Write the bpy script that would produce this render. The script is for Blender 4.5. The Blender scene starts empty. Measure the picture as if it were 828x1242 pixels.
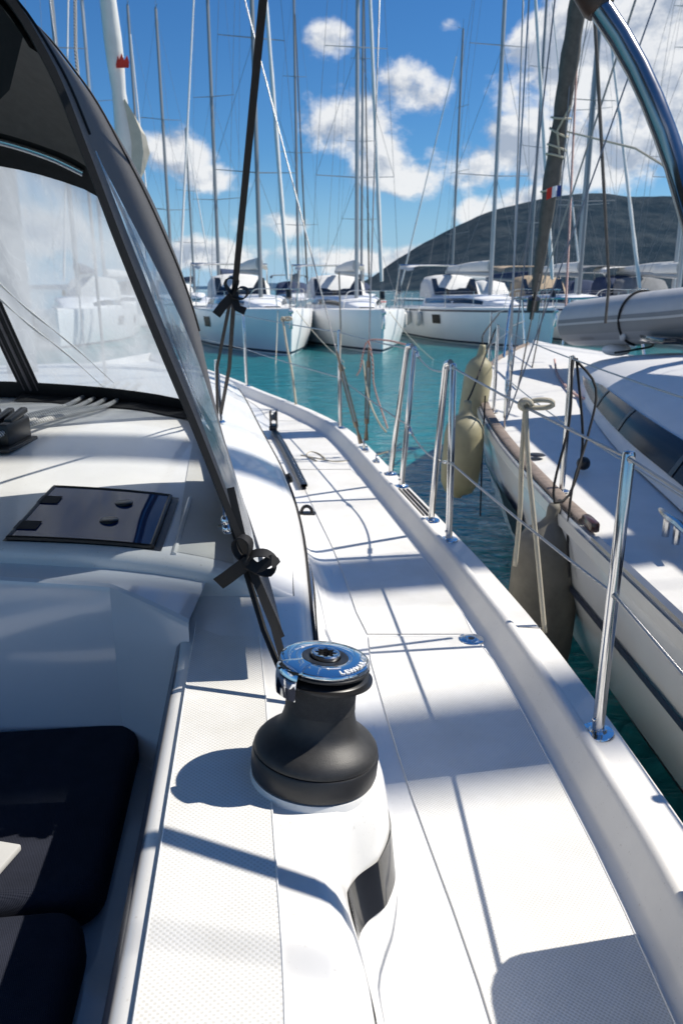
import bpy, bmesh, math, random
from mathutils import Vector, Matrix
random.seed(7)
scene = bpy.context.scene
col = scene.collection
R = math.radians
V = Vector
# ------------------------------------------------------------------ survey
EYE = V((0, 0, 2.15)); PITCH = R(16.4); FPX = 920.0
cp, sp = math.cos(PITCH), math.sin(PITCH)
def ray(px, py):
    x = (px-414)/FPX; y = -(py-621)/FPX
    return V((x, cp+y*sp, -sp+y*cp))
def Uz(px, py, z):
    d = ray(px, py); return EYE+d*((z-EYE.z)/d.z)
def Uy(px, py, y):
    d = ray(px, py); return EYE+d*(y/d.y)
def pch(pts):
    """smooth monotone curve through (t, value) pairs"""
    pts = sorted(pts); xs = [p[0] for p in pts]; ys = [p[1] for p in pts]; n = len(xs)
    h = [xs[i+1]-xs[i] for i in range(n-1)]; dl = [(ys[i+1]-ys[i])/h[i] for i in range(n-1)]
    m = [dl[0]]+[0 if dl[i-1]*dl[i] <= 0 else 2*dl[i-1]*dl[i]/(dl[i-1]+dl[i]) for i in range(1, n-1)]+[dl[-1]]
    def f(x):
        if x <= xs[0]: return ys[0]+m[0]*(x-xs[0])
        if x >= xs[-1]: return ys[-1]+m[-1]*(x-xs[-1])
        i = 0
        while x > xs[i+1]: i += 1
        t = (x-xs[i])/h[i]
        return ((2*t**3-3*t*t+1)*ys[i]+(t**3-2*t*t+t)*h[i]*m[i]+(-2*t**3+3*t*t)*ys[i+1]+(t**3-t*t)*h[i]*m[i+1])
    return f
def resample(pts, n, smooth=True):
    """n points evenly along a smooth curve through pts"""
    pts = [V(p) for p in pts]
    if smooth and len(pts) > 2:
        out = []
        P = [2*pts[0]-pts[1]]+pts+[2*pts[-1]-pts[-2]]
        for i in range(1, len(P)-2):
            for k in range(10):
                t = k/10; a, b, c, d = P[i-1], P[i], P[i+1], P[i+2]
                out.append(.5*((2*b)+(c-a)*t+(2*a-5*b+4*c-d)*t*t+(3*b-a-3*c+d)*t**3))
        pts = out+[pts[-1]]
    L = [0]
    for i in range(1, len(pts)): L.append(L[-1]+(pts[i]-pts[i-1]).length)
    res = []; j = 0
    for k in range(n):
        s = L[-1]*k/(n-1)
        while j < len(L)-2 and L[j+1] < s: j += 1
        t = (s-L[j])/max(1e-9, L[j+1]-L[j]); res.append(pts[j].lerp(pts[j+1], min(1, t)))
    return res
def lin(a, b, n): return [a+(b-a)*i/(n-1) for i in range(n)]
def sag(a, b, s, n=14):
    a, b = V(a), V(b); return [a.lerp(b, i/(n-1))-V((0, 0, 4*s*(i/(n-1))*(1-i/(n-1)))) for i in range(n)]
# ------------------------------------------------------------------ mesh builder
class MB:
    def __init__(s): s.v = []; s.f = []
    def grid(s, rows, flip=False, skip=None):
        n = len(rows[0]); b = len(s.v)
        for r in rows: s.v += [V(p) for p in r]
        for i in range(len(rows)-1):
            for j in range(n-1):
                if skip and skip(i, j): continue
                q = (b+i*n+j, b+i*n+j+1, b+(i+1)*n+j+1, b+(i+1)*n+j)
                s.f.append(q[::-1] if flip else q)
        return s
    def poly(s, pts, flip=False):
        b = len(s.v); s.v += [V(p) for p in pts]; q = tuple(range(b, b+len(pts)))
        s.f.append(q[::-1] if flip else q); return s
    def tube(s, pts, r, n=8, cap=True, flat=None):
        pts = [V(p) for p in pts]; m = len(pts); b = len(s.v)
        T = [(pts[min(i+1, m-1)]-pts[max(i-1, 0)]).normalized() for i in range(m)]
        up = V((0, 0, 1)) if abs(T[0].z) < .9 else V((0, 1, 0))
        N = (up-T[0]*up.dot(T[0])).normalized()
        for i in range(m):
            N = (N-T[i]*N.dot(T[i]));
            N = N.normalized() if N.length > 1e-6 else T[i].orthogonal().normalized()
            B = T[i].cross(N); rr = r[i] if isinstance(r, (list, tuple)) else r
            for k in range(n):
                a = 2*math.pi*k/n; s.v.append(pts[i]+N*(math.cos(a)*rr*(flat or 1))+B*(math.sin(a)*rr))
        for i in range(m-1):
            for k in range(n):
                k2 = (k+1) % n
                s.f.append((b+i*n+k, b+i*n+k2, b+(i+1)*n+k2, b+(i+1)*n+k))
        if cap:
            s.f.append(tuple(b+k for k in range(n))[::-1]); s.f.append(tuple(b+(m-1)*n+k for k in range(n)))
        return s
    def ribbon(s, pts, w, side, th=.002):
        """flat strap: side = direction(s) of its width"""
        pts = [V(p) for p in pts]; m = len(pts); rows = []
        for i in range(m):
            t = (pts[min(i+1, m-1)]-pts[max(i-1, 0)]).normalized()
            d = V(side[i] if isinstance(side, list) else side); d = (d-t*d.dot(t)).normalized(); nn = t.cross(d)*th/2
            h = d*((w[i] if isinstance(w, (list, tuple)) else w)/2)
            rows.append([pts[i]-h-nn, pts[i]+h-nn, pts[i]+h+nn, pts[i]-h+nn, pts[i]-h-nn])
        return s.grid(rows)
    def lathe(s, prof, n=48, M=None, a0=0, a1=2*math.pi):
        rows = []
        for i in range(n+1):
            a = a0+(a1-a0)*i/n; rows.append([V((r*math.cos(a), r*math.sin(a), z)) for r, z in prof])
        if M: rows = [[M @ p for p in r] for r in rows]
        return s.grid(rows)
    def box(s, c, size, M=None, bev=0, seg=2):
        bm = bmesh.new(); bmesh.ops.create_cube(bm, size=1)
        for v in bm.verts: v.co = V((v.co.x*size[0], v.co.y*size[1], v.co.z*size[2]))
        if bev: bmesh.ops.bevel(bm, geom=list(bm.edges), offset=bev, segments=seg, profile=.5, affect='EDGES')
        b = len(s.v); bm.verts.ensure_lookup_table(); bm.verts.index_update()
        for v in bm.verts:
            p = v.co.copy();
            if M: p = M @ p
            s.v.append(p+V(c))
        for f in bm.faces: s.f.append(tuple(b+v.index for v in f.verts))
        bm.free(); return s
    def prism(s, outline, z0, z1, M=None):
        n = len(outline); b = len(s.v)
        for z in (z0, z1):
            for x, y in outline:
                p = V((x, y, z)); s.v.append(M @ p if M else p)
        s.f.append(tuple(range(b, b+n))[::-1]); s.f.append(tuple(range(b+n, b+2*n)))
        for i in range(n):
            j = (i+1) % n; s.f.append((b+i, b+j, b+n+j, b+n+i))
        return s
    def sphere(s, c, r, n=12, sc=(1, 1, 1)):
        rows = []
        for i in range(n+1):
            a = math.pi*i/n
            rows.append([V(c)+V((r*sc[0]*math.sin(a)*math.cos(2*math.pi*j/n), r*sc[1]*math.sin(a)*math.sin(2*math.pi*j/n), r*sc[2]*math.cos(a))) for j in range(n+1)])
        return s.grid(rows)
    def mirrored(s, fn):
        n = len(s.v); s.v += [fn(p) for p in s.v[:n]]; s.f += [tuple(n+i for i in f)[::-1] for f in s.f[:]]; return s
ORG = {}
def org(parent): return ORG.get(parent.name, V((0, 0, 0))) if parent else V((0, 0, 0))
def obj(name, mb, mat, parent=None, sharp=38, base=None, normals=True):
    o0 = org(parent) if parent else V(base or (0, 0, 0))
    me = bpy.data.meshes.new(name); me.from_pydata([tuple(p-o0) for p in mb.v], [], mb.f)
    bm = bmesh.new(); bm.from_mesh(me); bmesh.ops.delete(bm, geom=[v for v in bm.verts if not v.link_faces], context='VERTS'); bmesh.ops.remove_doubles(bm, verts=bm.verts, dist=1e-5)
    if normals: bmesh.ops.recalc_face_normals(bm, faces=bm.faces)
    for f in bm.faces: f.smooth = True
    bm.to_mesh(me); bm.free()
    me.set_sharp_from_angle(angle=R(sharp))
    o = bpy.data.objects.new(name, me); col.objects.link(o); me.materials.append(mat)
    if parent: o.parent = parent
    else: o.location = o0
    ORG[o.name] = o0
    return o
def tag(o, label, cat=None, group=None, kind=None):
    if label: o['label'] = label
    if cat: o['category'] = cat
    if group: o['group'] = group
    if kind: o['kind'] = kind
    return o
def thing(name, loc, label, cat, group=None):
    o = bpy.data.objects.new(name, None); col.objects.link(o); o.location = loc; o.empty_display_size = .2
    ORG[o.name] = V(loc); return tag(o, label, cat, group)
def copy_tree(o, d, parent=None):
    c = o.copy(); col.objects.link(c)
    if parent: c.parent = parent
    else: c.location = o.location+V(d)
    ORG[c.name] = ORG[o.name]+V(d)
    for ch in list(o.children): copy_tree(ch, d, c)
    return c
# ------------------------------------------------------------------ materials
MATS = {}
def mat(name, colr=(.8, .8, .8), rough=.5, metal=0, coat=0, var=0, vscale=8, bump=0, bscale=200, rvar=0, spec=.5, col2=None, weave=0, wscale=900, sheen=0, specks=0):
    if name in MATS: return MATS[name]
    m = bpy.data.materials.new(name); m.use_nodes = True; nt = m.node_tree; N = nt.nodes; Lk = nt.links
    b = N['Principled BSDF']
    b.inputs['Base Color'].default_value = (*colr, 1); b.inputs['Roughness'].default_value = rough
    b.inputs['Metallic'].default_value = metal; b.inputs['Coat Weight'].default_value = coat; b.inputs['Coat Roughness'].default_value = .04
    b.inputs['Specular IOR Level'].default_value = spec
    if sheen: b.inputs['Sheen Weight'].default_value = sheen
    tc = N.new('ShaderNodeTexCoord')
    if var:
        n = N.new('ShaderNodeTexNoise'); n.inputs['Scale'].default_value = vscale; n.inputs['Detail'].default_value = 7; n.inputs['Roughness'].default_value = .65
        Lk.new(tc.outputs['Object'], n.inputs['Vector'])
        r = N.new('ShaderNodeValToRGB'); r.color_ramp.elements[0].position = .32; r.color_ramp.elements[1].position = .68
        c2 = col2 or tuple(c*(1-var) for c in colr)
        r.color_ramp.elements[0].color = (*c2, 1); r.color_ramp.elements[1].color = (*colr, 1)
        Lk.new(n.outputs['Fac'], r.inputs['Fac']); Lk.new(r.outputs['Color'], b.inputs['Base Color'])
        if specks:
            n3 = N.new('ShaderNodeTexNoise'); n3.inputs['Scale'].default_value = 150; n3.inputs['Detail'].default_value = 3; Lk.new(tc.outputs['Object'], n3.inputs['Vector'])
            n4 = N.new('ShaderNodeMapRange'); n4.inputs['From Min'].default_value = .66; n4.inputs['From Max'].default_value = .74; n4.inputs['To Max'].default_value = specks; Lk.new(n3.outputs['Fac'], n4.inputs['Value'])
            x3 = N.new('ShaderNodeMix'); x3.data_type = 'RGBA'; x3.inputs[7].default_value = (.42, .38, .31, 1); Lk.new(n4.outputs['Result'], x3.inputs[0]); Lk.new(r.outputs['Color'], x3.inputs[6]); Lk.new(x3.outputs[2], b.inputs['Base Color'])
        if rvar:
            mr = N.new('ShaderNodeMapRange'); mr.inputs['To Min'].default_value = rough; mr.inputs['To Max'].default_value = rough+rvar
            Lk.new(n.outputs['Fac'], mr.inputs['Value']); Lk.new(mr.outputs['Result'], b.inputs['Roughness'])
    if weave:
        sx = N.new('ShaderNodeSeparateXYZ'); mp = N.new('ShaderNodeMapping'); mp.inputs['Rotation'].default_value = (.5, .5, .78)
        Lk.new(tc.outputs['Object'], mp.inputs['Vector']); Lk.new(mp.outputs['Vector'], sx.inputs['Vector'])
        def sn(o):
            a = N.new('ShaderNodeMath'); a.operation = 'MULTIPLY'; a.inputs[1].default_value = wscale; Lk.new(o, a.inputs[0])
            s2 = N.new('ShaderNodeMath'); s2.operation = 'SINE'; Lk.new(a.outputs[0], s2.inputs[0]); return s2.outputs[0]
        mm = N.new('ShaderNodeMath'); mm.operation = 'MULTIPLY'; Lk.new(sn(sx.outputs['X']), mm.inputs[0]); Lk.new(sn(sx.outputs['Y']), mm.inputs[1])
        bp = N.new('ShaderNodeBump'); bp.inputs['Strength'].default_value = weave; bp.inputs['Distance'].default_value = .001
        Lk.new(mm.outputs[0], bp.inputs['Height']); Lk.new(bp.outputs['Normal'], b.inputs['Normal'])
    elif bump:
        n = N.new('ShaderNodeTexNoise'); n.inputs['Scale'].default_value = bscale; n.inputs['Detail'].default_value = 4
        Lk.new(tc.outputs['Object'], n.inputs['Vector'])
        bp = N.new('ShaderNodeBump'); bp.inputs['Strength'].default_value = bump; bp.inputs['Distance'].default_value = .004
        Lk.new(n.outputs['Fac'], bp.inputs['Height']); Lk.new(bp.outputs['Normal'], b.inputs['Normal'])
    MATS[name] = m; return m
def nonskid_mat(name, c):
    """moulded diamond deck pattern, ~5 mm pitch, with slight occlusion shade painted into the hollows"""
    m = bpy.data.materials.new(name); m.use_nodes = True; nt = m.node_tree; N = nt.nodes; Lk = nt.links; b = N['Principled BSDF']
    b.inputs['Roughness'].default_value = .42
    tc = N.new('ShaderNodeTexCoord'); mp = N.new('ShaderNodeMapping'); mp.inputs['Rotation'].default_value = (0, 0, R(38)); sx = N.new('ShaderNodeSeparateXYZ')
    Lk.new(tc.outputs['Object'], mp.inputs['Vector']); Lk.new(mp.outputs['Vector'], sx.inputs['Vector'])
    def sn(o):
        a = N.new('ShaderNodeMath'); a.operation = 'MULTIPLY'; a.inputs[1].default_value = 2*math.pi/.0052; Lk.new(o, a.inputs[0])
        s2 = N.new('ShaderNodeMath'); s2.operation = 'SINE'; Lk.new(a.outputs[0], s2.inputs[0]); return s2.outputs[0]
    mm = N.new('ShaderNodeMath'); mm.operation = 'ADD'; Lk.new(sn(sx.outputs['X']), mm.inputs[0]); Lk.new(sn(sx.outputs['Y']), mm.inputs[1])
    mr = N.new('ShaderNodeMapRange'); mr.inputs['From Min'].default_value = -1.2; mr.inputs['From Max'].default_value = .8; Lk.new(mm.outputs[0], mr.inputs['Value'])
    n = N.new('ShaderNodeTexNoise'); n.inputs['Scale'].default_value = 5; n.inputs['Detail'].default_value = 8; n.inputs['Roughness'].default_value = .7; Lk.new(tc.outputs['Object'], n.inputs['Vector'])
    r2 = N.new('ShaderNodeValToRGB'); r2.color_ramp.elements[0].position = .3; r2.color_ramp.elements[1].position = .62
    r2.color_ramp.elements[0].color = (c[0]*.88, c[1]*.87, c[2]*.84, 1); r2.color_ramp.elements[1].color = (*c, 1); Lk.new(n.outputs['Fac'], r2.inputs['Fac'])
    mx = N.new('ShaderNodeMix'); mx.data_type = 'RGBA'; mx.blend_type = 'MULTIPLY'; mx.inputs[0].default_value = 1
    r3 = N.new('ShaderNodeValToRGB'); r3.color_ramp.elements[0].color = (.84, .83, .80, 1); r3.color_ramp.elements[1].color = (1, 1, 1, 1); r3.color_ramp.elements[1].position = .55  # darker hollows are painted occlusion shade
    Lk.new(mr.outputs['Result'], r3.inputs['Fac']); Lk.new(r2.outputs['Color'], mx.inputs[6]); Lk.new(r3.outputs['Color'], mx.inputs[7]); Lk.new(mx.outputs[2], b.inputs['Base Color'])
    bp = N.new('ShaderNodeBump'); bp.inputs['Strength'].default_value = .5; bp.inputs['Distance'].default_value = .0005
    Lk.new(mr.outputs['Result'], bp.inputs['Height']); Lk.new(bp.outputs['Normal'], b.inputs['Normal'])
    return m
def rope_mat(name, a, bcol, scale=160, f=.5):
    m = bpy.data.materials.new(name); m.use_nodes = True; nt = m.node_tree; N = nt.nodes; Lk = nt.links; b = N['Principled BSDF']
    b.inputs['Roughness'].default_value = .85
    tc = N.new('ShaderNodeTexCoord'); w = N.new('ShaderNodeTexWave'); w.wave_type = 'BANDS'; w.bands_direction = 'DIAGONAL'; w.inputs['Scale'].default_value = scale; w.inputs['Distortion'].default_value = 1.5
    Lk.new(tc.outputs['Object'], w.inputs['Vector'])
    r = N.new('ShaderNodeValToRGB'); r.color_ramp.elements[0].position = f-.1; r.color_ramp.elements[1].position = f+.1
    r.color_ramp.elements[0].color = (*a, 1); r.color_ramp.elements[1].color = (*bcol, 1)
    Lk.new(w.outputs['Fac'], r.inputs['Fac']); Lk.new(r.outputs['Color'], b.inputs['Base Color'])
    bp = N.new('ShaderNodeBump'); bp.inputs['Strength'].default_value = .5; bp.inputs['Distance'].default_value = .002
    Lk.new(w.outputs['Fac'], bp.inputs['Height']); Lk.new(bp.outputs['Normal'], b.inputs['Normal'])
    return m
def vinyl_mat(name, haze=.16, tint=(.86, .9, .93), wr=.35):
    """clear soft vinyl: lets light through, wrinkled sheen, faint salt haze"""
    m = bpy.data.materials.new(name); m.use_nodes = True; nt = m.node_tree; N = nt.nodes; Lk = nt.links
    for n in list(N): N.remove(n)
    out = N.new('ShaderNodeOutputMaterial'); tr = N.new('ShaderNodeBsdfTransparent'); tr.inputs['Color'].default_value = (*tint, 1)
    gl = N.new('ShaderNodeBsdfGlossy'); gl.inputs['Roughness'].default_value = .12
    df = N.new('ShaderNodeBsdfDiffuse'); df.inputs['Color'].default_value = (.75, .78, .8, 1); tl = N.new('ShaderNodeBsdfTranslucent'); tl.inputs['Color'].default_value = (.75, .78, .8, 1)
    tc = N.new('ShaderNodeTexCoord')
    mp = N.new('ShaderNodeMapping'); mp.inputs['Rotation'].default_value = (0, .6, 0); mp.inputs['Scale'].default_value = (3.2, 2, 1.1); Lk.new(tc.outputs['Object'], mp.inputs['Vector'])
    nz = N.new('ShaderNodeTexNoise'); nz.inputs['Scale'].default_value = 3.4; nz.inputs['Detail'].default_value = 4; nz.inputs['Roughness'].default_value = .45; nz.inputs['Distortion'].default_value = .7; Lk.new(mp.outputs['Vector'], nz.inputs['Vector'])
    bp = N.new('ShaderNodeBump'); bp.inputs['Strength'].default_value = wr; bp.inputs['Distance'].default_value = .06; Lk.new(nz.outputs['Fac'], bp.inputs['Height'])
    Lk.new(bp.outputs['Normal'], gl.inputs['Normal'])
    lw = N.new('ShaderNodeLayerWeight'); lw.inputs['Blend'].default_value = .5; Lk.new(bp.outputs['Normal'], lw.inputs['Normal'])
    pw = N.new('ShaderNodeMath'); pw.operation = 'POWER'; pw.inputs[1].default_value = 4; Lk.new(lw.outputs['Facing'], pw.inputs[0])
    fr = N.new('ShaderNodeMath'); fr.operation = 'MULTIPLY_ADD'; fr.inputs[1].default_value = .6; fr.inputs[2].default_value = .05; Lk.new(pw.outputs[0], fr.inputs[0])
    hz = N.new('ShaderNodeValToRGB'); hz.color_ramp.elements[0].position = .30; hz.color_ramp.elements[1].position = .75
    hz.color_ramp.elements[0].color = (haze*.75,)*3+(1,); hz.color_ramp.elements[1].color = (haze*1.35,)*3+(1,); Lk.new(nz.outputs['Fac'], hz.inputs['Fac'])
    # a few long creases where the vinyl has been folded
    mp2 = N.new('ShaderNodeMapping'); mp2.inputs['Rotation'].default_value = (0, R(-52), 0); mp2.inputs['Scale'].default_value = (5.5, 3, .55); Lk.new(tc.outputs['Object'], mp2.inputs['Vector'])
    n2 = N.new('ShaderNodeTexNoise'); n2.inputs['Scale'].default_value = 2.3; n2.inputs['Detail'].default_value = 3; n2.inputs['Distortion'].default_value = .5; Lk.new(mp2.outputs['Vector'], n2.inputs['Vector'])
    sub_ = N.new('ShaderNodeMath'); sub_.operation = 'SUBTRACT'; sub_.inputs[1].default_value = .5; Lk.new(n2.outputs['Fac'], sub_.inputs[0]); ab = N.new('ShaderNodeMath'); ab.operation = 'ABSOLUTE'; Lk.new(sub_.outputs[0], ab.inputs[0])
    cr = N.new('ShaderNodeMapRange'); cr.inputs['From Min'].default_value = .012; cr.inputs['From Max'].default_value = 0; cr.inputs['To Max'].default_value = haze*.12; Lk.new(ab.outputs[0], cr.inputs['Value'])
    hsum = N.new('ShaderNodeMath'); hsum.operation = 'ADD'; hsum.use_clamp = True; Lk.new(hz.outputs['Color'], hsum.inputs[0]); Lk.new(cr.outputs[0], hsum.inputs[1])
    ad = N.new('ShaderNodeAddShader'); mdt = N.new('ShaderNodeMixShader'); Lk.new(df.outputs[0], mdt.inputs[1]); Lk.new(tl.outputs[0], mdt.inputs[2])
    m1 = N.new('ShaderNodeMixShader'); Lk.new(hsum.outputs[0], m1.inputs['Fac']); Lk.new(tr.outputs[0], m1.inputs[1]); Lk.new(mdt.outputs[0], m1.inputs[2])
    m2 = N.new('ShaderNodeMixShader'); Lk.new(fr.outputs[0], m2.inputs['Fac']); Lk.new(m1.outputs[0], m2.inputs[1]); Lk.new(gl.outputs[0], m2.inputs[2])
    Lk.new(m2.outputs[0], out.inputs['Surface']); return m
gel = mat('white_gelcoat', (.81, .805, .785), .24, coat=.3, var=.10, vscale=3.4, rvar=.18, specks=.35)
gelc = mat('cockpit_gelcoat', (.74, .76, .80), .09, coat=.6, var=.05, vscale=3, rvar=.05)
nonskid = nonskid_mat('nonskid_gelcoat', (.80, .795, .775))
nonskid_grey = nonskid_mat('grey_nonskid', (.60, .60, .58))
trimm = mat('dark_trim', (.014, .015, .018), .10, spec=.5)
smoked = mat('smoked_acrylic_sky_blue', (.010, .045, .15), .03, spec=.42)  # blue of the reflected sky is put into the base colour
smoke2 = mat('cabin_glass', (.03, .04, .05), .03, coat=1, spec=.7)
portm = mat('port_window', (.008, .009, .011), .45, spec=.12)
saloong = mat('saloon_glass', (.012, .018, .030), .14, spec=.07)
canvas = mat('charcoal_canvas', (.052, .051, .052), .88, var=.6, vscale=170, weave=.3, wscale=3800, sheen=.25)
lining_m = mat('grey_lining', (.12, .113, .108), .9, var=.2, vscale=30)
canvas_d = mat('black_lining', (.016, .016, .018), .9, var=.3, vscale=40, bump=.2, bscale=60)
webbing = mat('black_webbing', (.009, .009, .010), .72, weave=.25, wscale=3600)
seam = mat('black_seam', (.012, .012, .013), .8)
vinyl2 = vinyl_mat('clean_vinyl', .10, (.95, .97, .98), wr=.06)
vinyl = vinyl_mat('clear_vinyl', .68, (.80, .87, .93), wr=.12); vinyl_s = vinyl_mat('side_vinyl', .35, (.75, .82, .88), .15)
steel = mat('polished_steel', (.66, .66, .66), .10, 1, var=.12, vscale=30, rvar=.12)
wire = mat('stainless_wire', (.42, .42, .42), .32, 1, weave=.6, wscale=1500)
reflectm = mat('reflection_streak', (.72, .70, .66), .6)  # pale colour for lines reflected in the hood window
tubest = mat('bent_tube_steel', (.36, .36, .37), .13, 1, var=.15, vscale=25, rvar=.1)
chrome = mat('chrome', (.78, .79, .80), .045, 1)
drumblk = mat('black_drum', (.030, .030, .031), .44, var=.4, vscale=60, bump=.10, bscale=700, rvar=.12)
drumgrip = mat('grip_drum', (.032, .032, .034), .6, var=.4, vscale=160, bump=.5, bscale=900)
plast = mat('black_plastic', (.014, .014, .015), .36)
navy = mat('navy_cushion', (.026, .030, .047), .92, var=.28, vscale=14, weave=.6, wscale=2000, spec=.2)
alu = mat('mast_aluminium', (.40, .41, .42), .42, .5, var=.12, vscale=3)
alug = mat('grey_mast', (.22, .235, .25), .45, .3)
rigw = mat('far_rigging', (.22, .23, .25), .5, .2)
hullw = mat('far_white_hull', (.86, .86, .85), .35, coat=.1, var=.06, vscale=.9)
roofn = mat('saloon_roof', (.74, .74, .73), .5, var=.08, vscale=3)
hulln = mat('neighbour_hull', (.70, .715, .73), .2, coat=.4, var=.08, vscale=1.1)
deckw = mat('far_deck', (.74, .73, .70), .5, var=.1, vscale=5)
boot = mat('boot_stripe', (.02, .03, .06), .35)
foul = mat('antifouling', (.03, .05, .09), .7)
glassd = mat('dark_window', (.010, .013, .017), .06, coat=1)
sailw = mat('furled_sail', (.72, .72, .70), .8, var=.14, vscale=5, bump=.5, bscale=16)
sailg = mat('grey_uv_strip', (.115, .108, .10), .9, var=.35, vscale=14, bump=.5, bscale=20)
bluecv = mat('blue_canvas', (.03, .05, .11), .9, var=.2, vscale=4)
greycv = mat('grey_canvas', (.20, .21, .22), .9, var=.2, vscale=4)
tancv = mat('tan_canvas', (.42, .33, .23), .9, var=.2, vscale=4)
whitecv = mat('white_canvas', (.68, .68, .66), .9, var=.1, vscale=4)
wood = mat('weathered_teak', (.27, .215, .18), .75, var=.4, vscale=30)
wood_d = mat('varnished_wood', (.07, .025, .014), .3, coat=.6, var=.4, vscale=30)
pvc = mat('grey_pvc', (.47, .475, .48), .5, var=.12, vscale=3)
pvc_d = mat('dark_grey_pvc', (.22, .225, .235), .55, var=.1, vscale=3)
fendc = mat('cream_fender', (.36, .33, .205), .55, var=.22, vscale=7, bump=.15, bscale=30)
fendg = mat('grey_brown_fender', (.20, .185, .15), .7, var=.45, vscale=6, bump=.2, bscale=30)  # grey brown base with darker noise mottling
fendw = mat('white_fender', (.66, .66, .62), .5, var=.1)
fendb = mat('navy_fender', (.012, .016, .03), .6)
ropew = rope_mat('cream_rope', (.62, .57, .46), (.40, .36, .27), 260)
rope_bk = mat('black_cord', (.008, .008, .009), .8)
rope_rw = rope_mat('red_white_rope', (.42, .07, .05), (.66, .60, .54), 55)
rope_gf = rope_mat('flecked_rope', (.05, .05, .055), (.55, .55, .53), 42, .35)
redp = mat('red_print', (.55, .035, .02), .8)
whitep = mat('white_print', (.8, .8, .8), .5)
lightgrey = mat('pale_board', (.52, .52, .51), .5, var=.05)
# ------------------------------------------------------------------ camera, light, sky
cam = bpy.data.cameras.new('camera'); camo = bpy.data.objects.new('camera', cam); col.objects.link(camo)
camo.location = EYE; camo.rotation_euler = (math.pi/2-PITCH, 0, 0)
cam.sensor_fit = 'VERTICAL'; cam.sensor_height = 36; cam.sensor_width = 24; cam.lens = 36*FPX/1242; cam.clip_end = 20000; cam.clip_start = .02
cam.dof.use_dof = True; cam.dof.focus_distance = 1.15; cam.dof.aperture_fstop = 10
scene.camera = camo
scene.view_settings.view_transform = 'Standard'; scene.view_settings.look = 'None'; scene.view_settings.exposure = 0
SUN = V((.85, .165, 1.0)).normalized()
sl = bpy.data.lights.new('sun', 'SUN'); so = bpy.data.objects.new('sun', sl); col.objects.link(so)
sl.energy = 6.0; sl.angle = R(.53); sl.color = (1, .94, .84); so.rotation_euler = SUN.to_track_quat('Z', 'Y').to_euler(); so.location = (8, 2, 12)
w = bpy.data.worlds.new('World'); scene.world = w; w.use_nodes = True; nt = w.node_tree; N = nt.nodes; Lk = nt.links
bg = N['Background']; bg.inputs['Strength'].default_value = .104
sky = N.new('ShaderNodeTexSky'); sky.sky_type = 'NISHITA'; sky.sun_disc = False
sky.sun_elevation = math.asin(SUN.z); sky.sun_rotation = math.atan2(SUN.x, SUN.y); sky.air_density = 1.0; sky.dust_density = .1; sky.ozone_density = 2.2
hs = N.new('ShaderNodeHueSaturation'); hs.inputs['Saturation'].default_value = 1.22; hs.inputs['Value'].default_value = .86; Lk.new(sky.outputs[0], hs.inputs['Color'])
tc = N.new('ShaderNodeTexCoord')
def vm(op, a, b):
    n = N.new('ShaderNodeVectorMath'); n.operation = op
    for i, q in enumerate((a, b)):
        if q is None: continue
        if isinstance(q, (tuple, list, V)): n.inputs[i].default_value = tuple(q)
        else: Lk.new(q, n.inputs[i])
    return n
def ma(op, a, b=None, clamp=False):
    n = N.new('ShaderNodeMath'); n.operation = op; n.use_clamp = clamp
    for i, q in enumerate((a, b)):
        if q is None: continue
        if isinstance(q, (int, float)): n.inputs[i].default_value = q
        else: Lk.new(q, n.inputs[i])
    return n.outputs[0]
gen = tc.outputs['Generated']
def noise(vec, sc, det, rough=.6, dist=0):
    n = N.new('ShaderNodeTexNoise'); n.inputs['Scale'].default_value = sc; n.inputs['Detail'].default_value = det; n.inputs['Roughness'].default_value = rough; n.inputs['Distortion'].default_value = dist
    Lk.new(vec, n.inputs['Vector']); return n.outputs['Fac']
st = vm('MULTIPLY', gen, (1, 1, 1.35)).outputs[0]
# cumulus banks standing over the bay: azimuth (deg right of +Y), elevation (deg), half width, half height, weight
banks = [(8.5, 8.0, 5, 2.6, .9), (5.5, 7.2, 4, 2.0, .85), (-5, 4.5, 5, 1.5, .8), (13, 5.6, 6, 2, .9), (20, 13, 9, 7, .95), (2.5, 8, 4.5, 2.2, .85), (-8.5, 7.2, 3.6, 1.5, .8), (22, 18.5, 8.5, 5.0, 1), (15.5, 14, 7, 4.5, 1), (17, 8.5, 12, 3.0, 1), (11.5, 9.0, 3.2, 2.6, .85), (24, 10, 8, 4.5, 1), (29, 16, 6, 7, 1), (1.0, 10.5, 5.5, 3.4, .92), (4.5, 12.5, 3.6, 2.6, .85),
         (-.5, 15.5, 2.6, 1.5, .75), (-12, 9.0, 4.6, 2.3, .95), (-15, 8, 3.5, 1.6, .8), (-10, 2.3, 7, 1.6, .95), (3, 2.0, 9, 1.5, .85), (-21, 3.5, 6, 2.4, .8), (7.5, 16.2, 1.6, 1.0, .62),
         (8.6, 20.6, 2.0, .8, .55), (60, 14, 22, 7, .9), (110, 20, 25, 9, .8), (-60, 12, 22, 5, .8), (-110, 16, 20, 8, .8), (180, 20, 30, 10, .8), (-40, 22, 8, 4, .7)]
mask = None
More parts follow.
